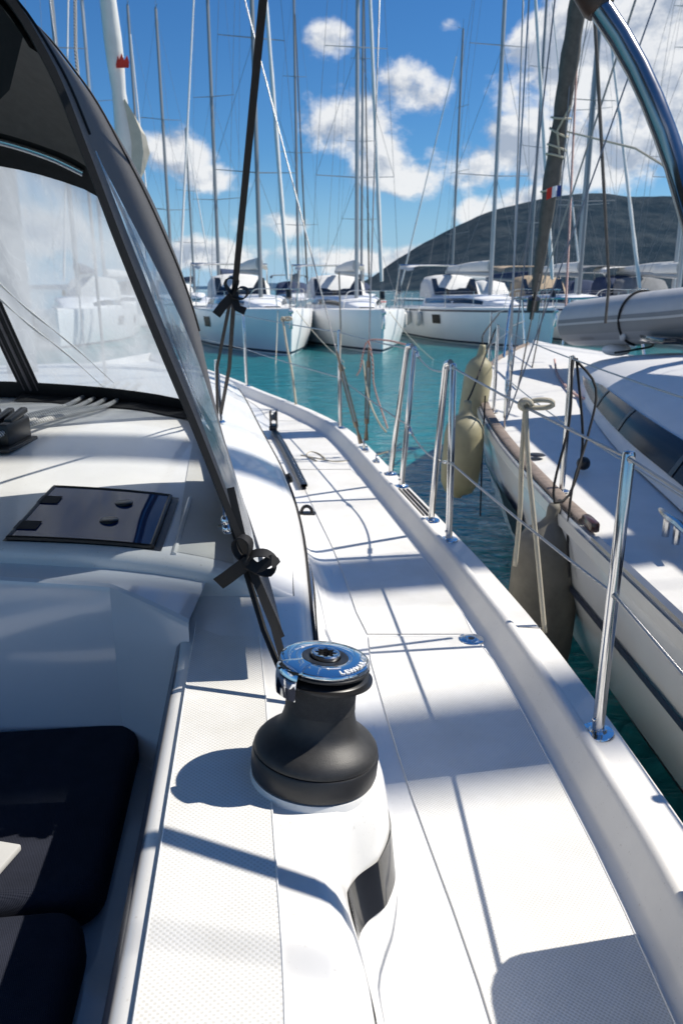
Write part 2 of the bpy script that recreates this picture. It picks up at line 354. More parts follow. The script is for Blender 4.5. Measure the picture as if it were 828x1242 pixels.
for az, el, rw, rh, wt in banks:
    c = V((math.sin(R(az))*math.cos(R(el)), math.cos(R(az))*math.cos(R(el)), math.sin(R(el))))
    d = vm('SUBTRACT', gen, c).outputs[0]
    d = vm('MULTIPLY', d, (1/math.sin(R(rw)), 1/math.sin(R(rw)), 1/math.sin(R(rh)))).outputs[0]
    ln = N.new('ShaderNodeVectorMath'); ln.operation = 'LENGTH'; Lk.new(d, ln.inputs[0])
    mr = N.new('ShaderNodeMapRange'); mr.interpolation_type = 'SMOOTHSTEP'; mr.inputs['From Min'].default_value = 1.35; mr.inputs['From Max'].default_value = .1; mr.inputs['To Max'].default_value = wt
    Lk.new(ln.outputs['Value'], mr.inputs['Value'])
    mask = mr.outputs[0] if mask is None else ma('MAXIMUM', mask, mr.outputs[0])
def dens(vec):
    big = noise(vec, 10.5, 12, .60, .12); return ma('MULTIPLY', big, 2.1)
d0 = dens(st); st2 = vm('ADD', st, (.012, 0, .020)).outputs[0]; d1 = dens(st2)
cd = ma('ADD', ma('SUBTRACT', d0, 1.42), ma('MULTIPLY', mask, .95))
mr = N.new('ShaderNodeMapRange'); mr.interpolation_type = 'SMOOTHSTEP'; mr.inputs['From Min'].default_value = .03; mr.inputs['From Max'].default_value = .42; Lk.new(cd, mr.inputs['Value'])
cov = ma('MULTIPLY', mr.outputs[0], .94)
shade = ma('ADD', ma('MULTIPLY', ma('SUBTRACT', d0, d1), 2.6), .62, True)
thick = N.new('ShaderNodeMapRange'); thick.inputs['From Min'].default_value = .3; thick.inputs['From Max'].default_value = .75; thick.inputs['To Min'].default_value = 0; thick.inputs['To Max'].default_value = .30; Lk.new(cd, thick.inputs['Value'])
shade = ma('SUBTRACT', shade, thick.outputs[0], True)
ramp = N.new('ShaderNodeValToRGB'); ramp.color_ramp.elements[0].position = .05; ramp.color_ramp.elements[1].position = .78
ramp.color_ramp.elements[0].color = (4.0, 4.6, 5.6, 1); ramp.color_ramp.elements[1].color = (8.6, 8.7, 8.8, 1); Lk.new(shade, ramp.inputs['Fac'])
mx = N.new('ShaderNodeMix'); mx.data_type = 'RGBA'; Lk.new(cov, mx.inputs[0]); mt = N.new('ShaderNodeMix'); mt.data_type = 'RGBA'; mt.blend_type = 'MULTIPLY'; mt.inputs[0].default_value = 1; mt.inputs[7].default_value = (.60, .94, 1.22, 1); Lk.new(hs.outputs[0], mt.inputs[6]); hz_ = N.new('ShaderNodeSeparateXYZ'); Lk.new(gen, hz_.inputs[0]); hm = N.new('ShaderNodeMapRange'); hm.interpolation_type = 'SMOOTHSTEP'; hm.inputs['From Min'].default_value = .16; hm.inputs['From Max'].default_value = -.02; Lk.new(hz_.outputs['Z'], hm.inputs['Value'])
m3 = N.new('ShaderNodeMix'); m3.data_type = 'RGBA'; m3.inputs[7].default_value = (3.4, 5.4, 7.4, 1); Lk.new(hm.outputs[0], m3.inputs[0]); Lk.new(mt.outputs[2], m3.inputs[6]); Lk.new(m3.outputs[2], mx.inputs[6]); Lk.new(ramp.outputs[0], mx.inputs[7]); Lk.new(mx.outputs[2], bg.inputs['Color'])
# ------------------------------------------------------------------ water
wm = bpy.data.materials.new('sea_water'); wm.use_nodes = True; nt = wm.node_tree; N = nt.nodes; Lk = nt.links; b = N['Principled BSDF']
b.inputs['Roughness'].default_value = .05; b.inputs['IOR'].default_value = 1.33
tc = N.new('ShaderNodeTexCoord'); mp = N.new('ShaderNodeMapping'); mp.inputs['Scale'].default_value = (1, 1.7, 1); mp.inputs['Rotation'].default_value = (0, 0, .3); Lk.new(tc.outputs['Object'], mp.inputs['Vector'])
def noise(vec, sc, det, rough=.6, dist=0):
    n = N.new('ShaderNodeTexNoise'); n.inputs['Scale'].default_value = sc; n.inputs['Detail'].default_value = det; n.inputs['Roughness'].default_value = rough; n.inputs['Distortion'].default_value = dist
    Lk.new(vec, n.inputs['Vector']); return n.outputs['Fac']
n1 = noise(mp.outputs['Vector'], 1.1, 3, .5, .6); n2 = noise(mp.outputs['Vector'], 4.2, 4, .55, .9)
h = ma('ADD', ma('MULTIPLY', n1, .10), ma('MULTIPLY', n2, .05))
bp = N.new('ShaderNodeBump'); bp.inputs['Strength'].default_value = .75; bp.inputs['Distance'].default_value = 1.0; Lk.new(h, bp.inputs['Height']); Lk.new(bp.outputs['Normal'], b.inputs['Normal'])
r = N.new('ShaderNodeValToRGB'); r.color_ramp.elements[0].color = (.007, .125, .150, 1); r.color_ramp.elements[1].color = (.020, .215, .235, 1); r.color_ramp.elements[0].position = .35; r.color_ramp.elements[1].position = .65
Lk.new(n2, r.inputs['Fac']); Lk.new(r.outputs[0], b.inputs['Base Color'])
tag(obj('water', MB().poly([(-9000, -3000, 0), (9000, -3000, 0), (9000, 12000, 0), (-9000, 12000, 0)]), wm), None, kind='structure')
# ------------------------------------------------------------------ hills
from mathutils import noise as mn
def hill(name, prof, y0, depth, haze, seed, nx=150, ny=26):
    """ridge profile = [(px, py)] measured on the skyline, standing y0+depth metres away"""
    f = pch(prof); lo, hi = prof[0][0], prof[-1][0]; rows = []
    for j in range(ny+1):
        t = j/ny; row = []
        for i in range(nx+1):
            px = lo+(hi-lo)*i/nx; q = Uy(px, f(px)+(.9*mn.fractal(V((px*.11, seed, 0)), 1, 2, 4) if depth < 500 else 0), y0+depth)
            k = (t/.8)**.9 if t <= .8 else 1-(t-.8)*1.2
            y = y0+depth*t*1.25; hz = max(0, q.z)*k
            hz += (mn.fractal(V((q.x*.010, y*.010, seed)), 1, 2, 5))*max(0, q.z)*.05*min(1, t*3)*(1-.75*abs(t-.8) if t > .5 else 1)*(0.25 if t > .7 else 1)
            row.append(V((q.x*y/(y0+depth), y, hz-1)))
        rows.append(row)
    m = bpy.data.materials.new(name+'_hazed_scrub'); m.use_nodes = True; nt = m.node_tree; N = nt.nodes; Lk = nt.links; b = N['Principled BSDF']
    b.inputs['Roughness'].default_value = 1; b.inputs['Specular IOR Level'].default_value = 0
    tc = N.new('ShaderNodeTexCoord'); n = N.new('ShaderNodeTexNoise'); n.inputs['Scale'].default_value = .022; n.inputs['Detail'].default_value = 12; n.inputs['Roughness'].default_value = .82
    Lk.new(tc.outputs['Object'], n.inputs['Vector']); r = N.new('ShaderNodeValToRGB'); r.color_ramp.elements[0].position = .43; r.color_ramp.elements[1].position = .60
    r.color_ramp.elements[0].color = (*haze[0], 1); r.color_ramp.elements[1].color = (*haze[1], 1); Lk.new(n.outputs['Fac'], r.inputs['Fac']); Lk.new(r.outputs[0], b.inputs['Base Color'])  # bluish distance haze is mixed into the scrub colours
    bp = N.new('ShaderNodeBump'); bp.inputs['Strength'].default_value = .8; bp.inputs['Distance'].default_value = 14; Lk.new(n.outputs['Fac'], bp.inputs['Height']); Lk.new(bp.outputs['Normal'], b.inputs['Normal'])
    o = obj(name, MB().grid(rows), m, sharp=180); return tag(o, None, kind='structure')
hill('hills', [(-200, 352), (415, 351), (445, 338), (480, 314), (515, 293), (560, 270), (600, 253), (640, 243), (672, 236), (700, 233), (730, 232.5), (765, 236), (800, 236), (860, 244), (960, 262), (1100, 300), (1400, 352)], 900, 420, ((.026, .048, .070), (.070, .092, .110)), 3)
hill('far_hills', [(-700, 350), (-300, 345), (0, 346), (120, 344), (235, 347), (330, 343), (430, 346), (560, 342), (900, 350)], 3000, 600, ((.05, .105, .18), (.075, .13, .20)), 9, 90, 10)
# ================================================================== OUR YACHT
zg = pch([(-3, 1.22), (1.4, 1.24), (4, 1.28), (7, 1.35), (10, 1.42)])
gun = pch([(-3, .42), (-1, .58), (0, .615), (1.0, .615), (1.335, .602), (1.8, .570), (2.4, .494), (2.7, .444), (3.5, .301), (4.75, .057), (5.23, -.109), (6.4, -.671), (7.2, -1.048), (8.2, -1.58), (8.9, -2.0), (9.3, -2.27)])
xc = lambda y: -1.35-.118*(y-1.4)
zd = lambda y: zg(y)-.055
xb_ = pch([(-3, .2), (-.5, .24), (.3, .205), (.6, .172), (.78, .147), (.94, .134), (1.15, .108), (1.48, .078), (2.17, .015), (2.62, -.06), (3.03, -.14), (3.7, -.26), (4.4, -.385), (5.2, -.54), (5.85, -.69), (6.8, -1.06), (7.3, -1.33), (8.2, -1.86), (9.3, -2.4)])
xt_ = pch([(-3, -.04), (-.5, .0), (.4, -.005), (.645, -.018), (.75, -.038), (.80, -.046), (.825, -.03), (.86, .016), (.93, .045), (.98, .040), (1.05, .010), (1.15, -.04), (1.25, -.075), (1.5, -.1), (1.89, -.135), (2.5, -.225), (3.5, -.42), (4.8, -.68), (6, -.98), (6.8, -1.28), (7.3, -1.5), (8.2, -1.95), (9.3, -2.42)])
zt_ = pch([(-3, 1.5), (1.2, 1.5), (1.5, 1.512), (1.9, 1.55), (2.5, 1.57), (4.8, 1.56), (6, 1.49), (6.7, 1.40), (7.1, 1.325), (7.5, 1.312), (9.3, 1.36)])
lim = lambda y, x: max(min(x, gun(y)-.165), xc(y))
xb = lambda y: lim(y, xb_(y)); xt = lambda y: lim(y, xt_(y)); zt = lambda y: max(zt_(y), zd(y)+.001) if y > 6.6 else zt_(y)
xi = lambda y: -.203-.118*(y-.54)
WALL = [(0, 0), (.12, .006), (.24, .03), (.38, .09), (.50, .20), (.58, .32), (.65, .48), (.71, .66), (.765, .82), (.82, .92), (.88, .97), (.94, .993), (1, 1)]
def wall(y, f):
    for i in range(len(WALL)-1):
        if WALL[i+1][1] >= f:
            a, b = WALL[i], WALL[i+1]; t = (f-a[1])/(b[1]-a[1]); u = a[0]+(b[0]-a[0])*t; break
    return V((xb(y)+(xt(y)-xb(y))*u, y, zd(y)+(zt(y)-zd(y))*f))
mir = lambda p: V((2*xc(p.y)-p.x, p.y, p.z))
ys = lin(-2.8, .6, 18)[:-1]+lin(.6, 1.3, 36)[:-1]+lin(1.3, 3.4, 18)[:-1]+lin(3.4, 9.27, 34)
YT = thing('sailing_yacht', (-1.3, 1.4, 0), 'white foreground yacht with black winch, charcoal sprayhood and navy cockpit cushions', 'sailing yacht')
# hull and its moulded toe rail
HS = [(0, -.012), (-.001, -.10), (.01, -.35), (.03, -.7), (.07, -1.05), (.14, -1.3), (.35, -1.6)]
obj('hull', MB().grid([[V((max(gun(y)-a*(1 if y < 7 else .5), xc(y)), y, zg(y)+b)) for a, b in HS] for y in ys]).mirrored(mir).grid([[mir(V((max(gun(-2.8)-a, -9), -2.8, zg(-2.8)+b))) for a, b in HS], [V((gun(-2.8)-a, -2.8, zg(-2.8)+b)) for a, b in HS]]), gel, YT)
BS = [(0, -.012), (.003, -.004), (.010, 0), (.066, .001), (.071, .004), (.077, .012), (.085, .017), (.093, .0165), (.100, .011), (.106, .0), (.128, -.040), (.135, -.050), (.152, -.055)]
obj('bulwark', MB().grid([[V((max(gun(y)-a, xc(y)), y, zg(y)+b)) for a, b in BS] for y in ys]).mirrored(mir), mat('bulwark_gelcoat', (.79, .77, .73), .3, coat=.2, var=.10, vscale=5, rvar=.2, specks=.4), YT, sharp=60)
obj('deck', MB().grid([[V((max(gun(y)-.152, xc(y)), y, zd(y))), V((xb(y)-.006, y, zd(y)-.0003))] for y in ys]).mirrored(mir), gel, YT)
xn = pch([(-2.8, .30), (-.5, .30), (.8, .207), (1.36, .13), (2.17, .045), (2.72, -.03), (3.03, -.085), (3.7, -.20), (4.4, -.325), (5.2, -.49), (5.85, -.64), (6.6, -.95), (7.2, -1.25)])
def deckpanel(y0, y1):
    yy = lin(y0, y1, max(4, int((y1-y0)/.15)+2)); rows = []
    for k, y in enumerate(yy):
        a, b = gun(y)-.158, xn(y)
        if k == 0 or k == len(yy)-1: a -= .012; b += .012
        rows.append([V((a+(b-a)*i/3, y, zd(y)+(.0025 if 0 < i < 3 else .0022))) for i in range(4)])
    # small rounded border so the pad stands proud of the smooth deck
    obj('nonskid_panel', MB().grid(rows), nonskid, YT)
    rim = [r[0] for r in rows]+[r[3] for r in rows[::-1]]+[rows[0][0]]
    return rim
rims = MB()
for a, b in ((-1.2, .42), (.44, 1.985), (2.005, 3.93), (3.95, 5.3), (5.32, 6.9)): rims.tube(deckpanel(a, b), .0016, 5, False)
obj('panel_edge', rims, gel, YT)
# coaming: outer wall, flat top, rounded inner lip, raked seat back
def coam(y):
    r = [wall(y, f) for _, f in WALL]; X = xt(y); Z = zt(y)
    q = xi(y); r += [V((X+(q-X)*t, y, Z+.003*math.sin(math.pi*t))) for t in (.1, .35, .7, .95)]
    r += [V((q, y, Z-.001)), V((q-.012, y, Z-.006)), V((q-.020, y, Z-.018)), V((q-.025, y, Z-.05)), V((q-.085, y, 1.20)), V((q-.09, y, 1.10))]
    return r
yc_ = [y for y in ys if y < 1.5]+[1.52]
obj('coaming', MB().grid([coam(y) for y in yc_]).mirrored(mir), gel, YT, sharp=75)
obj('seat_back', MB().grid([[V((xi(y)-.0135, y, 1.4955)), V((xi(y)-.0225, y, 1.483)), V((xi(y)-.028, y, 1.45)), V((xi(y)-.088, y, 1.20))] for y in (-2.6, 1.42)]).mirrored(mir), mat('seat_back_shadow', (.07, .078, .11), .3, coat=.3), YT)  # dark tone puts the cockpit shadow into this face's colour
xr = pch([(-.6, .0), (.1, -.02), (.538, -.052), (.826, -.089), (1.077, -.12), (1.35, -.16), (1.6, -.195)])
rows = []; yy = lin(-1.2, 1.47, 54)
for y in yy:
    a, b = xi(y)+.012, xr(y); rows.append([V((a+(b-a)*i/6, y, 1.5062)) for i in range(7)])
obj('coaming_nonskid', MB().grid(rows), nonskid, YT)
obj('panel_edge', MB().tube([r[0] for r in rows]+[r[-1] for r in rows[::-1]]+[rows[0][0]], .0012, 5, False), gel, YT)
# dark trim band let into the coaming side
tb = pch([(-1.5, .52), (.6, .50), (.80, .47), (.9, .45), (1.0, .46)])
rows = []
for y in lin(-1.5, .74, 20)[:-1]+lin(.74, 1.0, 40):
    g = (.70-tb(y)) if y > .8 else (.70-tb(y))*max(.5, 1-(.8-y)*3.0); top = .70
    rows.append([wall(y, top-g*t)+V((.0022, -.0012, .0008)) for t in (0, .25, .5, .75, 1)])
obj('trim_band', MB().grid(rows), trimm, YT, sharp=70)
# coachroof with camber, ledge and bulkhead toward the cockpit
kk = pch([(1, 1), (4, 1), (5.5, .7), (6.6, .25), (7.1, 0), (9.3, 0)])
FR = [0, .01, .03, .06, .10, .15, .21, .28, .36, .5, .65, .8, .9, 1]
def roofz(x, y):
    d = max(0, xt(y)-x); return zt(y)+(.105*(1-math.exp(-d/.2))+.02*min(1, d)+(.03*(y-1.5)/1.3 if y < 2.8 else .03)*(1-math.exp(-d/.3)))*max(0, kk(y))
def roofrow(y, yo=None, dz=0):
    r = []
    for f in FR:
        x = xt(y)+(xc(y)-xt(y))*f; r.append(V((x, y if yo is None else yo, roofz(x, y)+dz)))
    return r
yr = [y for y in ys if y > 1.62]
def low(r): return [V((p.x, p.y+.002, 1.492 if p.x > -.5 else p.z-.02)) for p in r]
rf = MB().grid([low(roofrow(1.54, 1.515, -.034)), roofrow(1.54, 1.515, -.034)]+[roofrow(1.54, 1.512, -.014), roofrow(1.545, 1.518, -.004), roofrow(1.56, 1.53)]+[roofrow(y) for y in yr]).mirrored(mir)
obj('coachroof', rf, gel, YT, sharp=50)
obj('cabin_side', MB().grid([[wall(y, f) for _, f in WALL] for y in [1.50, 1.54]+yr]).mirrored(mir), gel, YT, sharp=75)
# ledge + bulkhead (shaded, glossy)
def lp(x): # plan of the bulkhead: chamfered outboard corner
    return 1.432 if x < -.47 else 1.432-(x+.47)*.62
BX = [-.29, -.33, -.40, -.47, -.50, -.7, -1.0, -1.4, -1.9, -2.25, -2.45]
obj('bulkhead', MB().grid([[V((x, 1.53, roofz(max(x, -1.36), 1.54)-.036)) for x in BX], [V((x, lp(x)+.012, roofz(max(x, -1.36), 1.54)-.038)) for x in BX], [V((x, lp(x)+.003, roofz(max(x, -1.36), 1.54)-.043)) for x in BX],
    [V((x, lp(x), roofz(max(x, -1.36), 1.54)-.054)) for x in BX], [V((x, lp(x), 1.30)) for x in BX], [V((x, lp(x), .7)) for x in BX]]), gelc, YT, sharp=25)
obj('cockpit_seat', MB().box((-.66, -.5, 1.0), (.78, 3.86, .34), bev=.02).mirrored(mir), gelc, YT)
obj('cockpit_sole', MB().poly([(-2.6, -2.7, .78), (.0, -2.7, .78), (.0, 1.43, .78), (-2.6, 1.43, .78)]), mat('teak_sole', (.25, .16, .09), .7, var=.3, vscale=30), YT)
# grey non-skid inside the sprayhood
def roofpatch(name, pts, m, n=10, dz=.003, parent=YT):
    a, b, c, d = [V(p).to_2d() for p in pts]; rows = []
    for i in range(n+1):
        row = []
        for j in range(n+1):
            p = a.lerp(b, j/n).lerp(d.lerp(c, j/n), i/n); row.append(V((p.x, p.y, roofz(p.x, p.y)+dz)))
        rows.append(row)
    return obj(name, MB().grid(rows), m, parent)
roofpatch('roof_nonskid', [(-.36, 1.56), (-.235, 1.56), (-.40, 2.55), (-.50, 2.55)], nonskid_grey)
# cabin window
rows = []
for y in lin(1.36, 6.0, 50):
    lo = .84 if y < 1.4 else max(.36, .84-.48*(y-1.4)/.9); hi = .885 if y < 5 else .885-.3*(y-5)
    rows.append([wall(y, lo+(hi-lo)*t)+V((.003, -.0005, .0015)) for t in lin(0, 1, 7)])
cw = obj('cabin_window', MB().grid(rows), smoke2, YT, sharp=70)
obj('window_seal', MB().tube([r[-1]+V((0, 0, .001)) for r in rows], .0035, 5).tube([r[0] for r in rows], .0025, 5), seam, cw)
# flush hatch with two hinges and two vent dials
def onroof(px, py):
    z = 1.63
    for _ in range(12): p = Uz(px, py, z); z = .5*z+.5*(roofz(p.x, p.y)+.010)
    return p
hc = [onroof(10, 651), onroof(184, 662), onroof(207, 601), onroof(66, 590)]
def hp(u, v): return hc[0].lerp(hc[1], u).lerp(hc[3].lerp(hc[2], u), v)
def hz(p, dz): return V((p.x, p.y, max(roofz(p.x, p.y), 0)+dz))
ht = roofpatch('deck_hatch', [hp(-.03, -.03), hp(1.07, -.02), hp(1.07, 1.03), hp(-.03, 1.03)], plast, dz=.004)
tag(ht, 'flush smoked deck hatch with two black hinges')
def hpatch(name, u0, u1, v0, v1, m, dz, n=6):
    rows = [[hz(hp(u, v), dz) for u in lin(u0, u1, n)] for v in lin(v0, v1, n)]
    return obj(name, MB().grid(rows), m, ht)
hpatch('hatch_pane', 0, 1, 0, 1, smoked, .010)
rim = MB()
e = [hp(0, 0), hp(1, 0), hp(1, 1), hp(0, 1)]
for i in range(4): rim.tube([hz(e[i].lerp(e[(i+1) % 4], t), .008) for t in lin(0, 1, 8)], .0055, 6)
obj('hatch_frame', rim, plast, ht)
for v0 in (.13, .62): hpatch('hinge', -.015, .15, v0, v0+.15, seam, .0125, 4)
for u, v in ((.62, .37), (.66, .72)):
    c = hz(hp(u, v), .0105); obj('vent_dial', MB().lathe([(0, .004), (.018, .004), (.021, .002), (.021, -.002)], 24, Matrix.Translation(c)), plast, ht)
obj('hatch_surround', MB().tube([hz(hp(1.16, -.05), .003), hz(hp(1.16, 1.06), .003)], .006, 6), gel, ht)
# deck fittings
def at(y, x, dz=0): return V((x, y, zd(y)+dz))
tr = [at(y, x+.055, .014) for y, x in ((3.55, -.235), (4.0, -.315), (4.45, -.40), (4.92, -.50))]
gt = obj('genoa_track', MB().ribbon([p+V((0, 0, .008)) for p in tr], .034, (1, 0, 0), .012).ribbon(tr, .02, (1, 0, 0), .03), plast, YT)
tp = resample(tr, 30); pins = MB()
for p in tp[1:-1]: pins.lathe([(0, .001), (.005, .001), (.006, 0)], 8, Matrix.Translation(p+V((0, 0, .0145))))
obj('track_pin', pins, steel, gt)
cr = tr[-1]+V((.0, .02, .02)); cb = MB().box(cr, (.05, .12, .03), bev=.006)
for s in (-1, 1): cb.box(cr+V((s*.020, .01, .06)), (.008, .075, .10), bev=.003)
car = obj('genoa_car', cb, plast, gt)
obj('sheave', MB().lathe([(0, .012), (.03, .012), (.024, 0), (.03, -.012), (0, -.012)], 20, Matrix.Translation(cr+V((0, .01, .07))) @ Matrix.Rotation(R(90), 4, 'Y')), alug, car)
pe = Uz(372, 624, zd(2.95)); q = MB().box(pe+V((0, 0, .005)), (.075, .045, .010), bev=.003)
q.tube([pe+V((.024*math.cos(a), 0, .008+.03*math.sin(a))) for a in lin(0, math.pi, 10)], .008, 6); obj('padeye', q, plast, YT)
kb = wall(2.62, .80)+V((.012, -.01, .01)); obj('turning_block', MB().sphere(kb, .016, 10).tube([kb+V((-.02, 0, -.01)), kb+V((.012, 0, .004))], .018, 10), plast, YT)
fc = Uz(571, 776, zd(1.9)+.001); fl = obj('deck_filler', MB().lathe([(0, .003), (.010, .003), (.0105, .0055), (.024, .0055), (.026, .004), (.036, .003), (.038, 0)], 36, Matrix.Translation(fc)), chrome, YT)
obj('filler_socket', MB().lathe([(0, .0062), (.0085, .0062), (.009, .005)], 6, Matrix.Translation(fc)), plast, fl)
f2 = Uz(340, 508, zd(5.1)); obj('deck_ring', MB().lathe([(.0, .006), (.02, .01), (.032, .006), (.036, 0)], 20, Matrix.Translation(f2)), chrome, YT)
# tread strips at the boarding gate
ts = MB()
for o_ in (.026, .045, .064):
    ts.ribbon([V((gun(y)-o_, y, zg(y)+.0035)) for y in lin(2.96, 3.36, 6)], .007, (1, 0, 0), .004)
obj('gate_tread', ts, seam, YT)
ck = V((gun(3.9)-.045, 3.9, zg(3.9))); obj('fairlead', MB().tube([ck+V((0, .03*math.cos(a), .004+.03*math.sin(a))) for a in lin(0, math.pi, 9)], .006, 6).box(ck+V((0, 0, .003)), (.03, .08, .006), bev=.002), steel, YT)
sj = MB().tube([V((gun(1.93)-.003, 1.93, zg(1.93)+.0012)), V((gun(1.93)-.064, 1.935, zg(1.93)+.0016))], .0013, 5)
obj('joint_seam', sj, mat('grey_sealant', (.2, .2, .21), .7), YT)
# stanchions, lifelines
def stanchion(base, top, brace=None, holes=(.52,)):
    b, t = V(base), V(top); ax = (t-b)
    s = obj('stanchion', MB().tube([b, b.lerp(t, .5), t-ax*.012, t-ax*.004, t], [.0125, .0125, .0125, .0105, .004], 14), steel, YT)
    pl = MB().lathe([(0, .006), (.015, .010), (.019, .006), (.033, .005), (.036, .001), (.036, 0)], 28, Matrix.Translation(b))
    obj('stanchion_base', pl, chrome, s)
    if brace: obj('stanchion_base', MB().lathe([(0, .006), (.015, .010), (.019, .006), (.033, .005), (.036, 0)], 28, Matrix.Translation(V(brace[0]))), chrome, s)
    for h in list(holes)+[.975]:
        c = b.lerp(t, h); obj('line_eye', MB().tube([c-V((0, .0155, 0)), c+V((0, .0155, 0))], .0075, 10), steel, s)
    obj('set_screw', MB().sphere(b+V((-.0125, -.006, .035)), .005, 8), steel, s)
    if brace: obj('brace', MB().tube(brace, .0125, 14), steel, s)
    return s
def gz(y, o=.052): return V((gun(y)-o, y, zg(y)+.001))
S0 = gz(1.42); S0t = V((.548, 1.42, 1.855)); stanchion(S0, S0t)
g2 = gz(2.67); g2t = V((.392, 2.70, 1.90)); g2b = gz(2.90); stanchion(g2, g2t, [g2b, g2b.lerp(V((.372, 2.74, 1.895)), .97), V((.374, 2.735, 1.895)), V((.384, 2.715, 1.90))], (.45,))
g1 = gz(3.41, .04); g1t = V((.325, 3.44, 1.905)); g1b = gz(3.64, .035); stanchion(g1, g1t, [g1b, g1b.lerp(V((.296, 3.49, 1.90)), .97), V((.298, 3.485, 1.902)), V((.315, 3.455, 1.905))], (.45,))
S3 = gz(4.80); S3t = S3+V((-.005, 0, .61)); stanchion(S3, S3t)
S4 = gz(6.6); S4t = S4+V((-.01, 0, .61)); stanchion(S4, S4t)
S5 = gz(8.2); S5t = S5+V((0, 0, .61)); stanchion(S5, S5t)
Sa = gz(-.55); Sat = Sa+V((0, 0, .61)); stanchion(Sa, Sat)
m_ = lambda a, b, h=.52: a.lerp(b, h)
def life(pts):
    q = MB()
    for a, b in zip(pts[:-1], pts[1:]): q.tube(sag(a, b, .006, 6), .0038, 6)
    return q
top = lambda a, b: a.lerp(b, .975)
obj('lifeline', life([top(Sa, Sat), top(S0, S0t), top(g2, g2t)]), wire, YT)
obj('lifeline', life([m_(Sa, Sat), m_(S0, S0t), m_(g2, g2t, .45)]), wire, YT)
obj('lifeline', life([top(g1, g1t), top(S3, S3t), top(S4, S4t), top(S5, S5t)]), wire, YT)
obj('lifeline', life([m_(g1, g1t, .45), m_(S3, S3t), m_(S4, S4t), m_(S5, S5t)]), wire, YT)
for h in (.975, .45):
    a, b = g2.lerp(g2t, h), g1.lerp(g1t, h); q = MB().tube(sag(a, b, .045, 16), .0034, 6)
    gl_ = obj('gate_line', q, wire, YT); tk = MB()
    for c, t in ((a, .06), (b, .94)):
        P = sag(a, b, .045, 40); k = int(t*39); tk.tube([P[k], P[k+ (3 if t < .5 else -3)]], .007, 8).sphere(c+V((0, .0, 0)), .013, 8)
    tk.tube([b+V((.0, -.015, .0)), b+V((.012, -.05, -.006)), b+V((.004, -.09, -.02))], .005, 6)
    obj('gate_hook', tk, steel, gl_)
# rig
MF = V((-1.72, 4.15, 1.65)); MT = V((-1.72, 4.15, 15.5))
ms = obj('mast', MB().tube([MF, MT], .075, 20, flat=1.3), alug, YT)
for z, l in ((6.6, 1.75), (10.5, 1.2)):
    for s in (-1, 1): obj('spreader', MB().tube([V((-1.72, 4.15, z)), V((-1.72+s*l, 3.95, z+.1))], .03, 10, flat=.5), alu, ms)
CPt = V((gun(4.2)-.05, 4.2, zg(4.2)))
ch = MB().box(CPt+V((0, 0, .02)), (.012, .07, .06), bev=.003).box(CPt+V((0, 0, .003)), (.05, .13, .006), bev=.002); obj('chainplate', ch, steel, YT)
def shroud(b, t, tb_len=.32):
    d = (t-b).normalized(); s = obj('shroud', MB().tube([b+d*.05, b+(t-b)*.5, t], .0045, 6), wire, YT)
    q = MB()
    q.tube([b+d*.02, b+d*.09], [.008, .006], 8).tube([b+d*(.09+tb_len), b+d*(.19+tb_len)], [.008, .006], 8)
    for sd in (-1, 1): q.tube([b+d*.10+V((sd*.010, 0, 0)), b+d*(.10+tb_len*.95)+V((sd*.010, 0, 0))], .0045, 6)
    q.tube([b+d*.085, b+d*.115], .014, 10).tube([b+d*(.08+tb_len), b+d*(.115+tb_len)], .014, 10)
    q.tube([b-d*.01, b+d*.04], [.013, .010], 8)
    obj('turnbuckle', q, mat('dull_bronze', (.22, .18, .14), .35, .9), s); return s
shroud(CPt+V((.015, .05, .05)), V((-1.72+1.73, 3.97, 6.7)) + V((.24, .25, 0)))
Pd = Uy(297, 0, 4.22); shroud(CPt+V((-.02, -.04, .05)), CPt+V((-.02, -.04, .05))+(Pd-(CPt+V((-.02, -.04, .05))))*2.55)
bt = V((xc(9.15), 9.15, 1.48)); ft = MT-V((0, -.12, .5))
fo = obj('forestay', MB().tube([bt, ft], .006, 6), wire, YT)
fp = [bt.lerp(ft, t) for t in lin(.03, .95, 60)]
gs = obj('furled_genoa', MB().tube(fp, [.085+.012*math.sin(i*1.7)+.006*math.sin(i*4.1)-.045*(i/59) for i in range(60)], 14), sailw, fo)
cl = bt.lerp(ft, .155); rows = []
for i in range(7):
    t = i/6; p = cl+(ft-bt).normalized()*(.36-.95*t)
    rows.append([p+V((.05, -.05, 0)), p+V((.07+.13*math.sin(math.pi*min(1, t*1.15))**1.2, -.09, .04*math.sin(i))), p+V((.06+.19*math.sin(math.pi*min(1, t*1.1))**1.6, -.03, 0))])
obj('sail_clew', MB().grid(rows), mat('cream_sail_edge', (.50, .47, .40), .85, var=.2, vscale=9), gs)
# printed red emblem on the rolled sail
ce = Uy(150.5, 77, 8.15); k = .0066
crown = [(-9, -8), (9, -8), (10, 0), (8, 8), (4, 1), (1, 10), (-3, 2), (-7, 10), (-6, 2), (-10, 6)]
q = MB()
rows = []
for (u, v) in crown: q.v.append(ce+V((u*k, -.055-.03*(1-(u/10)**2), v*k)))
for f in ((0, 1, 2), (2, 3, 4), (0, 2, 4), (4, 5, 6), (0, 4, 6), (6, 7, 8), (0, 6, 8), (8, 9, 0)): q.f.append(f)
obj('sail_emblem', q, redp, gs, sharp=180)
bm_ = obj('boom', MB().tube([V((-1.72, 4.05, 3.15)), V((-1.45, .2, 3.25))], .07, 12, flat=1.5), alu, YT)
obj('sail_bag', MB().tube([V((-1.71, 4.0, 3.36)), V((-1.6, 2.4, 3.38)), V((-1.47, .5, 3.36))], [.16, .17, .10], 12, flat=1.5), whitecv, bm_)
